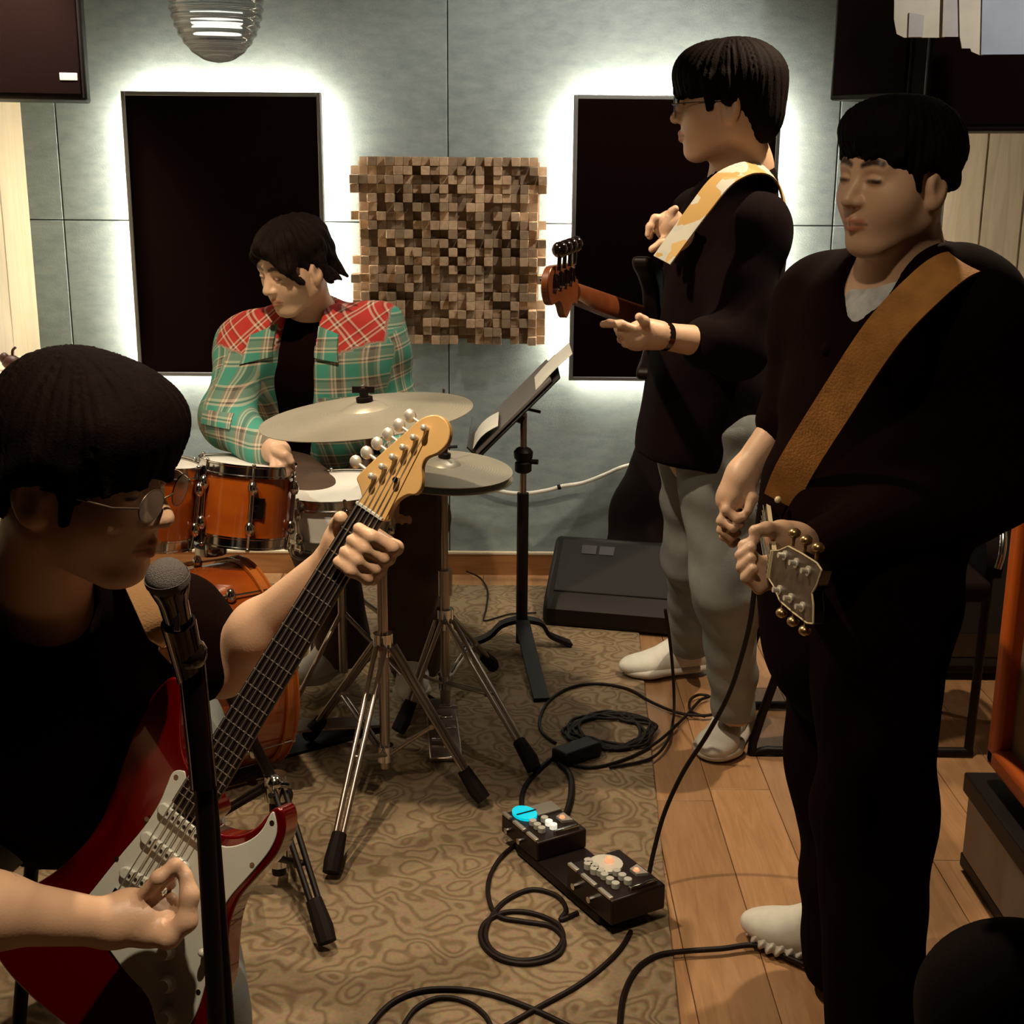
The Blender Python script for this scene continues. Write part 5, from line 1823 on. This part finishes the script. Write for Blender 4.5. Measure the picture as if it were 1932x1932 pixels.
# ================= the bassist in glasses
H = Head(at(1366, 196, 3.08), (-.97, .16, -.05), (0, 0, 1), .99)
nk = at(1400, 318, 3.14)
B3 = Vector((-.92, .38, 0)).normalized()
SL, SR = at(1428, 425, 2.99), at(1325, 415, 3.34)
EL, WL = at(1392, 655, 2.93), at(1238, 632, 2.80)
ER, WR = at(1330, 560, 3.28), at(1288, 445, 3.03)
HL, HR = at(1350, 850, 3.10), at(1320, 850, 3.27)
KL, KR = at(1372, 1110, 3.07), at(1312, 1050, 3.38)
AL, AR = fl(1388, 1360, .10), fl(1306, 1235, .10)
AL = Vector((at(1388, 1340, 3.22).x, 3.22, .10))
AR = Vector((at(1302, 1225, 3.70).x, 3.70, .11))
S = SDF()
H.sculpt(S, nk, .056, wide=1.08, eye=.4)
S.chain([nk, (SL + SR) / 2 + Vector((0, 0, -.06)), (HL + HR) / 2], [.060, .11, .10], .05)
S.chain([SL, EL, WL], [.045, .042, .027], .03).chain([SR, ER, WR], [.045, .038, .026], .03)
S.chain([HL, KL, AL], [.07, .048, .035], .03).chain([HR, KR, AR], [.07, .048, .035], .03)
# left hand on the neck
S.cap(WL, at(1206, 634, 2.785), .026, .031, .02)
S.cap(at(1220, 622, 2.79), at(1192, 638, 2.78), .022, .020, .015)
fing(S, px((1200, 622, 2.76), (1172, 612, 2.755), (1150, 610, 2.765), (1138, 612, 2.775)))
fing(S, px((1194, 634, 2.765), (1170, 628, 2.77), (1164, 620, 2.80)))
fing(S, px((1192, 644, 2.775), (1172, 640, 2.79), (1172, 626, 2.815)), .009, .007)
fing(S, px((1196, 650, 2.79), (1180, 648, 2.81), (1182, 632, 2.83)), .0085, .007)
fing(S, px((1220, 622, 2.77), (1216, 606, 2.745), (1206, 598, 2.74)), .0115, .009)
# right hand raised at the chest
S.cap(WR, at(1258, 425, 2.98), .024, .028, .02)
S.cap(at(1270, 415, 2.98), at(1262, 440, 2.98), .022, .022, .015)
fing(S, px((1252, 412, 2.97), (1236, 412, 2.965), (1226, 428, 2.96), (1223, 442, 2.96)))
fing(S, px((1250, 420, 2.985), (1234, 420, 2.99), (1226, 434, 2.99), (1226, 446, 2.985)))
fing(S, px((1250, 428, 3.0), (1238, 424, 3.01), (1231, 436, 3.01)), .009, .007)
fing(S, px((1262, 446, 2.965), (1248, 458, 2.955), (1230, 470, 2.95)), .010, .008)
fing(S, px((1266, 412, 2.97), (1268, 400, 2.965), (1274, 394, 2.96)), .010, .008)
cb_ = [bx(H.C, (.165, .165, .175)) + (.003,), bx(at(1190, 628, 2.78), (.10, .11, .09)) + (.003,), bx(at(1256, 430, 2.98), (.085, .09, .09)) + (.003,)]
lo = np.minimum.reduce([np.array(p) for p in (SL, SR, EL, ER, HL, HR, WL)]) - .09
hi = np.maximum.reduce([np.array(p) for p in (SL, SR, EL, ER, HL, HR)]) + .09
lo[2] = .08
P3 = body_object(S, cb_ + [(lo, hi, .009)], 'man in glasses, dark sweater and pale jeans playing a bass guitar', (AL.x, AL.y, 0))
hs_ = SDF()
h, c = H, H.sc
hs_.ell(h(0, -.022, .052), (.094 * c, .120 * c, .090 * c), h.R)
hs_.ell(h(0, .048, .066), (.078 * c, .066 * c, .060 * c), h.R, .03)
hs_.ell(h(0, -.085, -.015), (.070 * c, .05 * c, .075 * c), h.R, .03)
hs_.ell(h(0, .125, -.055), (.10 * c, .085 * c, .078 * c), h.R, .012, True)
for g in (-1, 1):
    hs_.ell(h(.098 * g, .004, -.046), (.04 * c, .034 * c, .042 * c), h.R, .012, True)
    hs_.cap(h(.080 * g, .035, .05), h(.080 * g, .030, -.010), .016 * c, .008 * c, .012)
    hs_.cap(h(.082 * g, .0, .05), h(.084 * g, -.012, .004), .018 * c, .012 * c, .015)
for i in range(10):
    l = -.063 + .014 * i
    hs_.cap(h(l, .085 - abs(l) * .4, .07), h(l * 1.05, .106 - abs(l) * .55, .020 + .005 * (i % 3)), .017 * c, .008 * c, .012)
hair_part(hs_, h, P3, M['hair'], .0011, 52, d=.18, seed=2.0)
M['lens_glare'] = mat('glare_lens', (.62, .72, .75), .12, trans=.45)  # milky colour stands in for the reflection on the lenses
glasses(P3, H, 'lens_glare', .022)
S = SDF()
mid = (SL + SR) / 2
S.cap(SL + Vector((0, 0, -.02)), SR + Vector((0, 0, -.02)), .066, .066, .05)
S.cap(nk + Vector((0, 0, -.035)), mid + Vector((0, 0, -.05)), .080, .11, .05)
S.cap(mid + Vector((0, 0, -.10)), (HL + HR) / 2 + Vector((0, 0, .14)), .20, .205, .06, flat=(tuple(B3), .66))
S.cap((HL + HR) / 2 + Vector((0, 0, .14)), (HL + HR) / 2 + Vector((-.015, 0, .035)), .205, .215, .05, flat=(tuple(B3), .72))
S.chain([SL, EL + (WL - EL) * .05], [.074, .068], .05).cap(EL, EL.lerp(WL, .38), .066, .058, .03)
S.chain([SR, ER], [.082, .07], .05).cap(ER, ER.lerp(WR, .55), .066, .056, .03)
S.cap(nk + Vector((0, 0, .08)), nk + B3 * .035 + Vector((0, 0, .0)), .062, .062, .012, None, True)
S.half((HL + HR) / 2 + Vector((0, 0, -.015)), (-.12, 0, -1), .01)
lo = np.minimum.reduce([np.array(p) for p in (SL, SR, EL, ER, HL, HR, WL)]) - .17
hi = np.maximum.reduce([np.array(p) for p in (SL, SR, EL, ER, HL, HR)]) + .17
lo[2] = .6
cloth('sweater', S, lo, hi, .009, M['cloth_navy'], P3, folds(.005, ((20, 12, 28), (-16, 8, 40), (9, -26, 16)), .4))
S = SDF()
S.chain([HL + Vector((0, 0, .05)), KL, AL + Vector((0, 0, -.035))], [.112, .076, .056], .06)
S.chain([HR + Vector((0, 0, .05)), KR, AR + Vector((0, 0, -.03))], [.112, .076, .056], .06)
S.half((0, 0, .105), (0, 0, -1), .004)
lo = np.minimum.reduce([np.array(p) for p in (HL, HR, KL, KR, AL, AR)]) - .17
hi = np.maximum.reduce([np.array(p) for p in (HL, HR, KL, KR, AL, AR)]) + .17
lo[2] = 0
cloth('jeans', S, lo, hi, .008, M['jeans_pale'], P3, folds(.0062, ((10, 14, 50), (-20, 8, 38), (6, -24, 64)), 3.1))
hl_, toe = fl(1392, 1376), fl(1338, 1452)
shoe(P3, Vector((hl_.x + .02, hl_.y + .05, 0)), Vector((toe.x, toe.y + .02, 0)), AL, wd=.056)
hl_, toe = fl(1336, 1268), fl(1172, 1282)
shoe(P3, Vector((hl_.x, hl_.y, .007)), Vector((toe.x, toe.y, .007)), AR, wd=.048)
d = (WL - EL).normalized()
MB().lathe([(.0285, -.014), (.031, -.012), (.031, .012), (.0285, .014)], EL.lerp(WL, .93), d, 20).build('wristwatch', M['black_gloss'], P3)

# ================= the drummer in a plaid shirt
H = Head(at(553, 502, 3.56), (-.62, -.70, -.36), (0, -.1, 1), .96)
nk = at(592, 600, 3.70)
B4 = Vector((-.2, -.98, 0)).normalized()
SR, SL = at(462, 648, 3.65), at(712, 618, 3.76)
ER, WR = at(432, 792, 3.42), at(500, 852, 3.24)
EL, WL = at(752, 790, 3.78), at(766, 925, 3.52)
PV = Vector((DT.x, DT.y - .02, .60))
HL, HR = PV + Vector((.09, .02, 0)), PV + Vector((-.09, -.03, 0))
KL, KR = Vector((at(778, 985, 3.52).x, 3.52, .56)), Vector((at(590, 985, 3.45).x, 3.50, .56))
AL, AR = Vector((at(782, 1270, 3.55).x, 3.55, .13)), Vector((at(655, 1280, 3.62).x, 3.62, .13))
S = SDF()
H.sculpt(S, nk, .054, wide=1.0, eye=.1)
S.chain([nk, (SL + SR) / 2 + Vector((0, 0, -.06)), PV], [.058, .11, .11], .05)
S.chain([SL, EL, WL], [.034, .032, .026], .03).chain([SR, ER, WR], [.034, .032, .026], .03)
S.chain([HL, KL, AL], [.08, .05, .036], .03).chain([HR, KR, AR], [.08, .05, .036], .03)
S.cap(WR, at(526, 852, 3.20), .026, .030, .02)
S.cap(at(515, 845, 3.2), at(530, 862, 3.2), .024, .020, .015)
for i, (a, b, c_) in enumerate((((528, 845, 3.18), (545, 862, 3.16), (552, 886, 3.16)), ((528, 852, 3.18), (540, 874, 3.155), (545, 895, 3.16)), ((522, 858, 3.18), (528, 880, 3.155), (532, 898, 3.16)), ((515, 860, 3.18), (516, 880, 3.16), (520, 895, 3.165)))):
    fing(S, px(a, b, c_), .0095, .0078)
fing(S, px((520, 850, 3.17), (538, 858, 3.15), (550, 872, 3.15)), .011, .009)
S.cap(WL, at(766, 952, 3.46), .026, .030, .02)
for i, (a, b, c_, d_) in enumerate((((752, 950, 3.44), (745, 972, 3.42), (748, 990, 3.43), (756, 986, 3.45)), ((762, 955, 3.44), (758, 980, 3.42), (762, 998, 3.43), (768, 990, 3.45)), ((773, 955, 3.44), (771, 980, 3.42), (776, 996, 3.43), (780, 986, 3.45)), ((782, 952, 3.45), (783, 972, 3.43), (788, 986, 3.44), (788, 976, 3.46)))):
    fing(S, px(a, b, c_, d_), .0092, .0075)
fing(S, px((752, 945, 3.45), (742, 955, 3.43), (742, 970, 3.42)), .011, .009)
lo = np.minimum.reduce([np.array(p) for p in (SL, SR, EL, ER, WR, WL, KL, KR, AL, AR)]) - .07
hi = np.maximum.reduce([np.array(p) for p in (SL, SR, EL, ER, PV)]) + .07
lo[2] = .06
P4 = body_object(S, [bx(H.C, (.15, .15, .165)) + (.003,), bx(at(528, 866, 3.19), (.09, .09, .08)) + (.0032,), bx(at(766, 960, 3.46), (.07, .09, .085)) + (.0032,), (lo, hi, .009)], 'man in a teal and red plaid shirt seated behind the drum kit', (PV.x, PV.y, 0))
hs_ = SDF()
h, c = H, H.sc
hs_.ell(h(0, -.022, .050), (.090 * c, .112 * c, .086 * c), h.R)
hs_.ell(h(.01, .03, .085), (.070 * c, .06 * c, .042 * c), h.R, .03)
hs_.ell(h(0, -.095, -.02), (.066 * c, .04 * c, .06 * c), h.R, .03)
hs_.ell(h(-.01, .13, -.03), (.082 * c, .09 * c, .098 * c), h.R, .015, True)
for g in (-1, 1):
    hs_.ell(h(.098 * g, .022, -.05), (.04 * c, .03 * c, .04 * c), h.R, .012, True)
for a, b, r1, r2 in (((.03, .09, .085), (.066, .075, .03), .018, .013), ((.066, .075, .03), (.078, .045, -.018), .016, .008), ((-.005, .09, .092), (-.055, .075, .055), .016, .012), ((-.055, .075, .055), (-.074, .045, .0), .014, .007),
                     ((.05, .075, .075), (.074, .055, .03), .016, .012), ((.075, -.03, .02), (.084, -.045, -.05), .018, .01), ((-.075, -.03, .02), (-.084, -.045, -.05), .018, .01), ((.05, -.1, -.04), (.07, -.12, -.075), .014, .006),
                     ((.075, -.06, -.03), (.095, -.075, -.062), .012, .005), ((0, -.11, -.05), (.01, -.13, -.085), .014, .006), ((.0, .02, .125), (.03, .05, .122), .012, .008), ((-.05, -.1, -.04), (-.06, -.12, -.075), .014, .006)):
    hs_.cap(h(*a), h(*b), r1 * c, r2 * c, .012)
hair_part(hs_, h, P4, M['hair_brown'], .0014, 44, d=.17, seed=3.3, wav=.0025)
# tee, plaid shirt
S = SDF()
mid = (SL + SR) / 2
S.cap(nk + Vector((0, 0, -.03)), mid + Vector((0, 0, -.06)) + B4 * .01, .072, .115, .04)
S.cap(mid + Vector((0, 0, -.08)) + B4 * .02, PV + B4 * .03, .142, .14, .05, flat=(tuple(B4), .80))
S.cap(H(0, -.03, -.05), nk + Vector((0, 0, .012)), .056, .060, .01, None, True) if False else None
lo, hi = bx((mid + PV) / 2, (.3, .3, .45))
cloth('tee_shirt', S, lo, hi, .009, M['cloth_black'], P4)
pm_ = mat('plaid_cloth', (.2, .4, .35), .88)
N, L, b = nodes_of(pm_)
wv = N.new('ShaderNodeAttribute')
wv.attribute_name = 'weave'
sp_ = N.new('ShaderNodeSeparateXYZ')
L.new(wv.outputs['Vector'], sp_.inputs[0])


def band(out, period, stops):
    d_ = N.new('ShaderNodeMath')
    d_.operation = 'DIVIDE'
    d_.inputs[1].default_value = period
    L.new(out, d_.inputs[0])
    f_ = N.new('ShaderNodeMath')
    f_.operation = 'FRACT'
    L.new(d_.outputs[0], f_.inputs[0])
    r_ = N.new('ShaderNodeValToRGB')
    r_.color_ramp.interpolation = 'CONSTANT'
    el = r_.color_ramp.elements
    el[0].position, el[0].color = 0, (*stops[0][1], 1)
    el[1].position, el[1].color = stops[1][0], (*stops[1][1], 1)
    for p_, c_ in stops[2:]:
        e_ = el.new(p_)
        e_.color = (*c_, 1)
    L.new(f_.outputs[0], r_.inputs['Fac'])
    return r_.outputs['Color']


TE, CRM, DKG, GRY, RED, DRD = (.05, .27, .20), (.56, .46, .34), (.085, .07, .05), (.20, .19, .14), (.40, .022, .014), (.16, .02, .014)
pat1 = ((0, TE), (.30, GRY), (.38, CRM), (.44, GRY), (.50, CRM), (.56, DKG), (.72, GRY), (.80, CRM), (.86, TE))
pat2 = ((0, TE), (.26, CRM), (.32, DKG), (.37, CRM), (.44, GRY), (.66, DKG), (.74, CRM), (.80, TE))
pr1 = ((0, RED), (.40, CRM), (.47, DRD), (.54, CRM), (.60, RED), (.78, DRD), (.84, CRM), (.9, RED))


def mixc(a, b_in, fac=None, val=.5):
    m_ = N.new('ShaderNodeMix')
    m_.data_type = 'RGBA'
    m_.inputs[0].default_value = val
    if fac is not None:
        L.new(fac, m_.inputs[0])
    L.new(a, m_.inputs[6])
    L.new(b_in, m_.inputs[7])
    return m_.outputs[2]


teal = mixc(band(sp_.outputs[0], .072, pat1), band(sp_.outputs[1], .080, pat2))
red = mixc(band(sp_.outputs[0], .070, pr1), band(sp_.outputs[1], .072, pr1))
L.new(mixc(teal, red, sp_.outputs[2]), b.inputs['Base Color'])
side4 = Vector((0, 0, 1)).cross(B4)
segs = [(np.array(SL), np.array(EL), 0.0), (np.array(EL), np.array(WL), (EL - SL).length), (np.array(SR), np.array(ER), .31), (np.array(ER), np.array(WR), .31 + (ER - SR).length)]


def weave(Vv):
    c0_ = np.array(mid)
    out = np.zeros((len(Vv), 3))
    q = Vv - c0_
    out[:, 0] = q @ np.array(side4)
    out[:, 1] = q[:, 2]
    yoke = np.clip((q[:, 2] + .022 + .30 * np.clip(.085 - np.abs(np.abs(out[:, 0]) - .10), 0, .085) - .01) / .004, 0, 1)
    yoke *= np.clip((.215 - np.abs(out[:, 0])) / .004, 0, 1)
    out[:, 2] = yoke
    tilt = yoke > .5
    u_, v_ = out[:, 0].copy(), out[:, 1].copy()
    s_ = np.sign(u_)
    out[:, 0] = np.where(tilt, .75 * u_ + .65 * s_ * v_, u_)
    out[:, 1] = np.where(tilt, -.65 * s_ * u_ + .75 * v_, v_)
    best = np.full(len(Vv), 9.)
    for a, b_, off in segs:
        ba = b_ - a
        t = np.clip((Vv - a) @ ba / (ba @ ba), 0, 1)
        r_ = Vv - a - t[:, None] * ba
        d_ = np.linalg.norm(r_, axis=1)
        ok = (d_ < .10) & (d_ < best) & ~((t <= 0.02) & (off in (0.0, .31))) & (np.abs(q @ np.array(side4)) > .165)
        ok &= ~tilt
        e1 = np.cross(ba / np.linalg.norm(ba), np.array(B4))
        e1 /= np.linalg.norm(e1)
        e2 = np.cross(ba / np.linalg.norm(ba), e1)
        ang = np.arctan2(r_ @ e2, r_ @ e1)
        out[ok, 0] = ang[ok] * .075
        out[ok, 1] = -(t[ok] * np.linalg.norm(ba) + off)
        best[ok] = d_[ok]
    return out


S = SDF()
for g_ in (SL, SR):
    S.cap(nk + Vector((0, 0, -.028)), g_ + Vector((0, 0, -.020)), .070, .066, .06)
    S.cap(g_.lerp(mid, .25) + Vector((0, 0, -.06)), PV.lerp(g_, .45) + Vector((0, 0, .0)), .085, .10, .06)
S.cap(nk + Vector((0, 0, -.05)), mid + Vector((0, 0, -.05)), .080, .11, .06)
S.cap(mid + Vector((0, 0, -.10)), PV + Vector((0, 0, .02)), .205, .205, .06, flat=(tuple(B4), .74))
S.chain([SL, EL, EL.lerp(WL, .9)], [.072, .066, .050], .07)
S.chain([SR, ER, ER.lerp(WR, .93)], [.070, .061, .050], .07)
# open front
cf = nk + B4 * .15
S.cap(nk + B4 * .02 + Vector((0, 0, .05)), mid + B4 * .17 + Vector((.0, 0, -.08)), .062, .05, .012, None, True)
S.cap(mid + B4 * .19 + Vector((.0, 0, -.06)), PV + B4 * .20 + Vector((0, 0, -.1)), .068, .060, .012, None, True)
lo = np.minimum.reduce([np.array(p) for p in (SL, SR, EL, ER, WR, WL, PV)]) - .14
hi = np.maximum.reduce([np.array(p) for p in (SL, SR, EL, ER, PV)]) + .16
lo[2] = .5
shp = cloth('plaid_shirt', S, lo, hi, .0075, pm_, P4, folds(.0055, ((18, 12, 40), (-24, 10, 34), (9, -26, 20)), .9), weave)
from mathutils.bvhtree import BVHTree
so_ = Vector(ORG[shp.name])
bvh = BVHTree.FromPolygons([v.co + so_ for v in shp.data.vertices], [tuple(p.vertices) for p in shp.data.polygons])


def on_shirt(sd, z, off=.004):
    """Point of the shirt front at sideways distance sd and height z above the collar bone line."""
    o_ = mid + side4 * sd + Vector((0, 0, z)) + B4 * .6
    h_ = bvh.ray_cast(o_, -B4)
    return (h_[0] if h_[0] is not None else mid + side4 * sd + Vector((0, 0, z)) + B4 * .1) + B4 * off


def patch(name, quad, m_, n=6, th=.004, lift=.004, weave_=True):
    """Cloth piece laid on the shirt front, given by four (side, height) corners."""
    top, bot = [], []
    for i in range(n + 1):
        for k in range(n + 1):
            a_, b__ = i / n, k / n
            q0 = [quad[0][c] * (1 - a_) + quad[1][c] * a_ for c in (0, 1)]
            q1 = [quad[3][c] * (1 - a_) + quad[2][c] * a_ for c in (0, 1)]
            p_ = on_shirt(q0[0] * (1 - b__) + q1[0] * b__, q0[1] * (1 - b__) + q1[1] * b__, lift)
            top.append(p_)
            bot.append(p_ - B4 * (th + lift))
    N1 = n + 1
    fs = [(i * N1 + k, i * N1 + k + 1, (i + 1) * N1 + k + 1, (i + 1) * N1 + k) for i in range(n) for k in range(n)]
    c_ = N1 * N1
    fs += [tuple(c_ + q for q in f[::-1]) for f in fs]
    rim = [k for k in range(N1)] + [i * N1 + n for i in range(1, N1)] + [n * N1 + k for k in range(n - 1, -1, -1)] + [i * N1 for i in range(n - 1, 0, -1)]
    for a_, b__ in zip(rim, rim[1:] + rim[:1]):
        fs.append((a_, c_ + a_, c_ + b__, b__))
    o_ = MB().add(top + bot, fs).build(name, m_, shp, smooth=50)
    wa_ = o_.data.attributes.new('weave', 'FLOAT_VECTOR', 'POINT')
    for v in o_.data.vertices:
        q = v.co + Vector(ORG[o_.name]) - mid
        wa_.data[v.index].vector = (q.dot(side4) * 1.1 + .04, q.z * 1.1 + .05, 0)
    return o_


for g in (-1, 1):
    patch('collar', [(.052 * g, .045), (.112 * g, .018), (.120 * g, -.052), (.058 * g, -.040)], pm_, lift=.012)
    patch('pocket_flap', [(.065 * g, -.150), (.165 * g, -.150), (.165 * g, -.185), (.065 * g, -.185)], pm_, n=4, lift=.006)
S = SDF()
S.cap(HL, HR, .125, .125, .05)
S.chain([HL, KL, AL + Vector((0, 0, -.03))], [.12, .095, .075], .05)
S.chain([HR, KR, AR + Vector((0, 0, -.03))], [.12, .095, .075], .05)
S.half((0, 0, .09), (0, 0, -1), .004)
lo = np.minimum.reduce([np.array(p) for p in (HL, HR, KL, KR, AL, AR)]) - .17
hi = np.maximum.reduce([np.array(p) for p in (HL, HR, KL, KR, AL, AR)]) + .17
lo[2] = 0
cloth('trousers', S, lo, hi, .009, M['pants_brown'], P4, folds(.006, ((10, 14, 34), (-20, 8, 26), (6, -24, 40)), 5.3))
for A_, t_ in ((AL, Vector((-.0, -.22, 0))), (AR, Vector((-.12, -.18, 0)))):
    hz = Vector((A_.x, A_.y + .05, .055))
    shoe(P4, hz, hz + t_, A_)
MB().tube([WR + Vector((.025 * math.cos(a) * .4, -.0 + .026 * math.sin(a), .027 * math.cos(a))) for a in np.linspace(0, 2 * math.pi, 17)[:-1]], .004, 6, True).build('bracelet', mat('red_band', (.35, .02, .01), .6), P4, smooth=60)

# ================= the seated player with the red guitar
H = Head(at(152, 892, 1.60), (.94, -.24, -.19), (.1, -.08, 1), 1.08)
nk = at(70, 1098, 1.72)
B1 = Vector((.52, -.85, 0)).normalized()
SL, SR = at(330, 1178, 1.86), at(-190, 1185, 1.66)
EL, WL = at(418, 1258, 1.86), at(640, 1052, 1.735)
ER, WR = at(-190, 1700, 1.40), at(212, 1742, 1.535)
PV = Vector((-.70, 2.04, .56))
HL, HR = PV + Vector((.09, .04, -.02)), PV + Vector((-.09, -.06, -.02))
KL, KR = Vector((-.49, 1.73, .29)), Vector((-.92, 1.74, .40))
AL, AR = Vector((-.46, 1.78, .09)), Vector((-.92, 1.74, .09))
S = SDF()
H.sculpt(S, nk, .056, wide=1.0, eye=.2)
S.chain([nk, (SL + SR) / 2 + Vector((0, 0, -.07)), PV], [.060, .11, .11], .05)
S.chain([SL, EL, EL.lerp(WL, .35), WL], [.050, .041, .0405, .0265], .03).chain([SR, ER, ER.lerp(WR, .4), WR], [.046, .042, .043, .029], .03)
S.chain([HL, KL, AL], [.08, .05, .036], .03).chain([HR, KR, AR], [.08, .05, .036], .03)
# fretting hand
S.chain([WL, G1(.590, -.020, -.035), G1(.597, .012, -.042)], [.026, .029, .024], .02)
for i, u in enumerate((.622, .604, .586, .570)):
    fing(S, [G1(u - .004, .008, -.040), G1(u, .046 - .002 * i, -.024), G1(u + .003, .050 - .002 * i, .006), G1(u + .004, .026, .027), G1(u + .003, .004, .024)], .0102 - .0004 * i, .0080)
fing(S, [G1(.588, -.030, -.034), G1(.606, -.036, -.012), G1(.620, -.030, .010)], .0125, .0095)
# picking hand
S.cap(WR, at(268, 1735, 1.545), .029, .032, .02)
S.cap(at(245, 1715, 1.55), at(300, 1745, 1.54), .026, .024, .02)
fing(S, px((262, 1702, 1.545), (300, 1656, 1.53), (330, 1632, 1.54), (344, 1640, 1.555)), .0105, .0078)
fing(S, px((268, 1708, 1.555), (298, 1668, 1.552), (318, 1650, 1.56), (322, 1668, 1.575)), .0102, .0078)
fing(S, px((280, 1722, 1.56), (322, 1700, 1.56), (338, 1716, 1.572), (318, 1730, 1.58)), .0100, .0078)
fing(S, px((286, 1742, 1.56), (326, 1730, 1.565), (338, 1748, 1.575), (318, 1756, 1.58)), .0092, .0075)
fing(S, px((270, 1762, 1.53), (318, 1768, 1.515), (352, 1738, 1.52), (358, 1690, 1.53), (350, 1652, 1.54)), .0150, .0092, .012)
nail = np.array((.80, .66, .55))
S.dot(at(352, 1648, 1.528), .009, nail, .4)
S.dot(at(306, 1634, 1.522), .007, nail, .4)
lo = np.minimum.reduce([np.array(p) for p in (SL, SR, EL, ER, PV, KL, KR)]) - .08
hi = np.maximum.reduce([np.array(p) for p in (SL, SR, EL, PV)]) + .08
lo[2] = .05
a_ = np.array(EL.lerp(WL, .5))
P1 = body_object(S, [bx(H.C, (.165, .165, .18)) + (.0026,), (np.minimum(np.array(EL), np.array(WL)) - (.06, .16, .06), np.maximum(np.array(EL), np.array(WL)) + (.11, .06, .08), .003),
                     (np.array(at(60, 1830, 1.46)) - (.26, .14, .06), np.array(at(365, 1600, 1.58)) + (.03, .06, .02), .0032), (lo, hi, .009)],
                 'man in a black tee shirt and glasses playing the red guitar', (PV.x, PV.y, 0))
hs_ = SDF()
h, c = H, H.sc
hs_.ell(h(0, -.006, .050), (.098 * c, .108 * c, .096 * c), h.R)
hs_.ell(h(0, .050, .074), (.082 * c, .068 * c, .056 * c), h.R, .03)
hs_.ell(h(0, -.072, -.005), (.070 * c, .040 * c, .07 * c), h.R, .03)
hs_.ell(h(0, .130, -.052), (.10 * c, .085 * c, .080 * c), h.R, .012, True)
for g in (-1, 1):
    hs_.ell(h(.095 * g, .002, -.036), (.040 * c, .040 * c, .046 * c), h.R, .012, True)
    hs_.cap(h(.078 * g, .036, .04), h(.076 * g, .030, -.030), .014 * c, .006 * c, .012)
    hs_.cap(h(.080 * g, .0, .045), h(.084 * g, -.05, .0), .018 * c, .014 * c, .015)
for i in range(12):
    l = -.066 + .012 * i
    hs_.cap(h(l, .085 - abs(l) * .4, .085), h(l * 1.05, .110 - abs(l) * .55, .022 + .009 * ((i * 5) % 3) - abs(l) * .12), .017 * c, .006 * c, .012)
hair_part(hs_, h, P1, M['hair'], .0011, 52, d=.185, seed=5.0, h=.0032, up=.03)
glasses(P1, H, r=.0205)
S = SDF()
mid = (SL + SR) / 2
S.cap(SL + Vector((0, 0, -.015)), SR + Vector((0, 0, -.015)), .075, .075, .05)
S.cap(nk + Vector((0, 0, -.055)), mid + Vector((0, 0, -.05)), .085, .11, .05)
S.cap(mid + Vector((0, 0, -.10)), PV + Vector((0, 0, -.04)), .195, .20, .06, flat=(tuple(B1), .66))
S.chain([SL, EL + (SL - EL) * .34], [.082, .068], .04)
S.chain([SR, SR.lerp(ER, .5)], [.082, .072], .04)
S.cap(nk + Vector((0, 0, .07)), nk + B1 * .045 + Vector((0, 0, -.015)), .064, .068, .01, None, True)
lo = np.minimum.reduce([np.array(p) for p in (SL, SR, EL, PV)]) - .17
hi = np.maximum.reduce([np.array(p) for p in (SL, SR, EL, PV)]) + .15
cloth('tee_shirt', S, lo, hi, .0075, M['cloth_black'], P1, folds(.004, ((20, 12, 28), (-16, 8, 40), (9, -26, 16)), 4.4))
S = SDF()
S.cap(HL, HR, .125, .125, .05)
S.chain([HL, KL, AL + Vector((0, 0, -.03))], [.105, .088, .070], .05)
S.chain([HR, KR, AR + Vector((0, 0, -.03))], [.105, .088, .070], .05)
S.half((0, 0, .045), (0, 0, -1), .004)
lo = np.minimum.reduce([np.array(p) for p in (HL, HR, KL, KR, AL, AR)]) - .17
hi = np.maximum.reduce([np.array(p) for p in (HL, HR, KL, KR, AL, AR)]) + .17
lo[2] = 0
cloth('jeans', S, lo, hi, .009, M['jeans_grey'], P1, folds(.005, ((10, 14, 40), (-20, 8, 30), (6, -24, 50)), 6.3))
for A_, t_ in ((AL, Vector((.12, -.2, 0))), (AR, Vector((.1, -.2, 0)))):
    hz = Vector((A_.x - .02, A_.y + .05, .010))
    shoe(P1, hz, hz + t_, A_)
t = thing('stool', 'plain black stool under the man with the red guitar', 'stool', (PV.x, PV.y + .02, 0))
MB().lathe([(.001, .40), (.15, .40), (.165, .41), (.165, .44), (.14, .455), (.001, .457)], (PV.x, PV.y + .02, 0), (0, 0, 1), 28).build('seat', M['black_matt'], t)
for k in range(4):
    a = .5 + math.pi / 2 * k
    d = Vector((math.cos(a), math.sin(a), 0))
    MB().cyl(Vector((PV.x, PV.y + .02, .405)) + d * .11, Vector((PV.x, PV.y + .02, .011)) + d * .17, .012).build('leg', M['black'], t)

# cable of the black guitar, hanging free to the pedal board; the bass cable
wire('cable', 'dark cable hanging from the black guitar down to the effect pedals', [at(1424, 1105, 2.42), at(1416, 1170, 2.46), at(1400, 1235, 2.50), at(1375, 1310, 2.54), at(1335, 1385, 2.57), at(1290, 1455, 2.58), at(1255, 1530, 2.57), at(1235, 1600, 2.55), at(1224, 1652, 2.53)], .0052, M['cable'], 8)
wire('cable', 'thin dark cable hanging in front of the pale jeans to the planks', [at(1255, 1150, 3.0), at(1262, 1195, 3.02), at(1269, 1260, 3.06), at(1272, 1320, 3.12), fl(1270, 1358, .016), fl(1258, 1400, .016), fl(1225, 1432, .016), fl(1150, 1448, .016)], .004, M['cable'], 8)
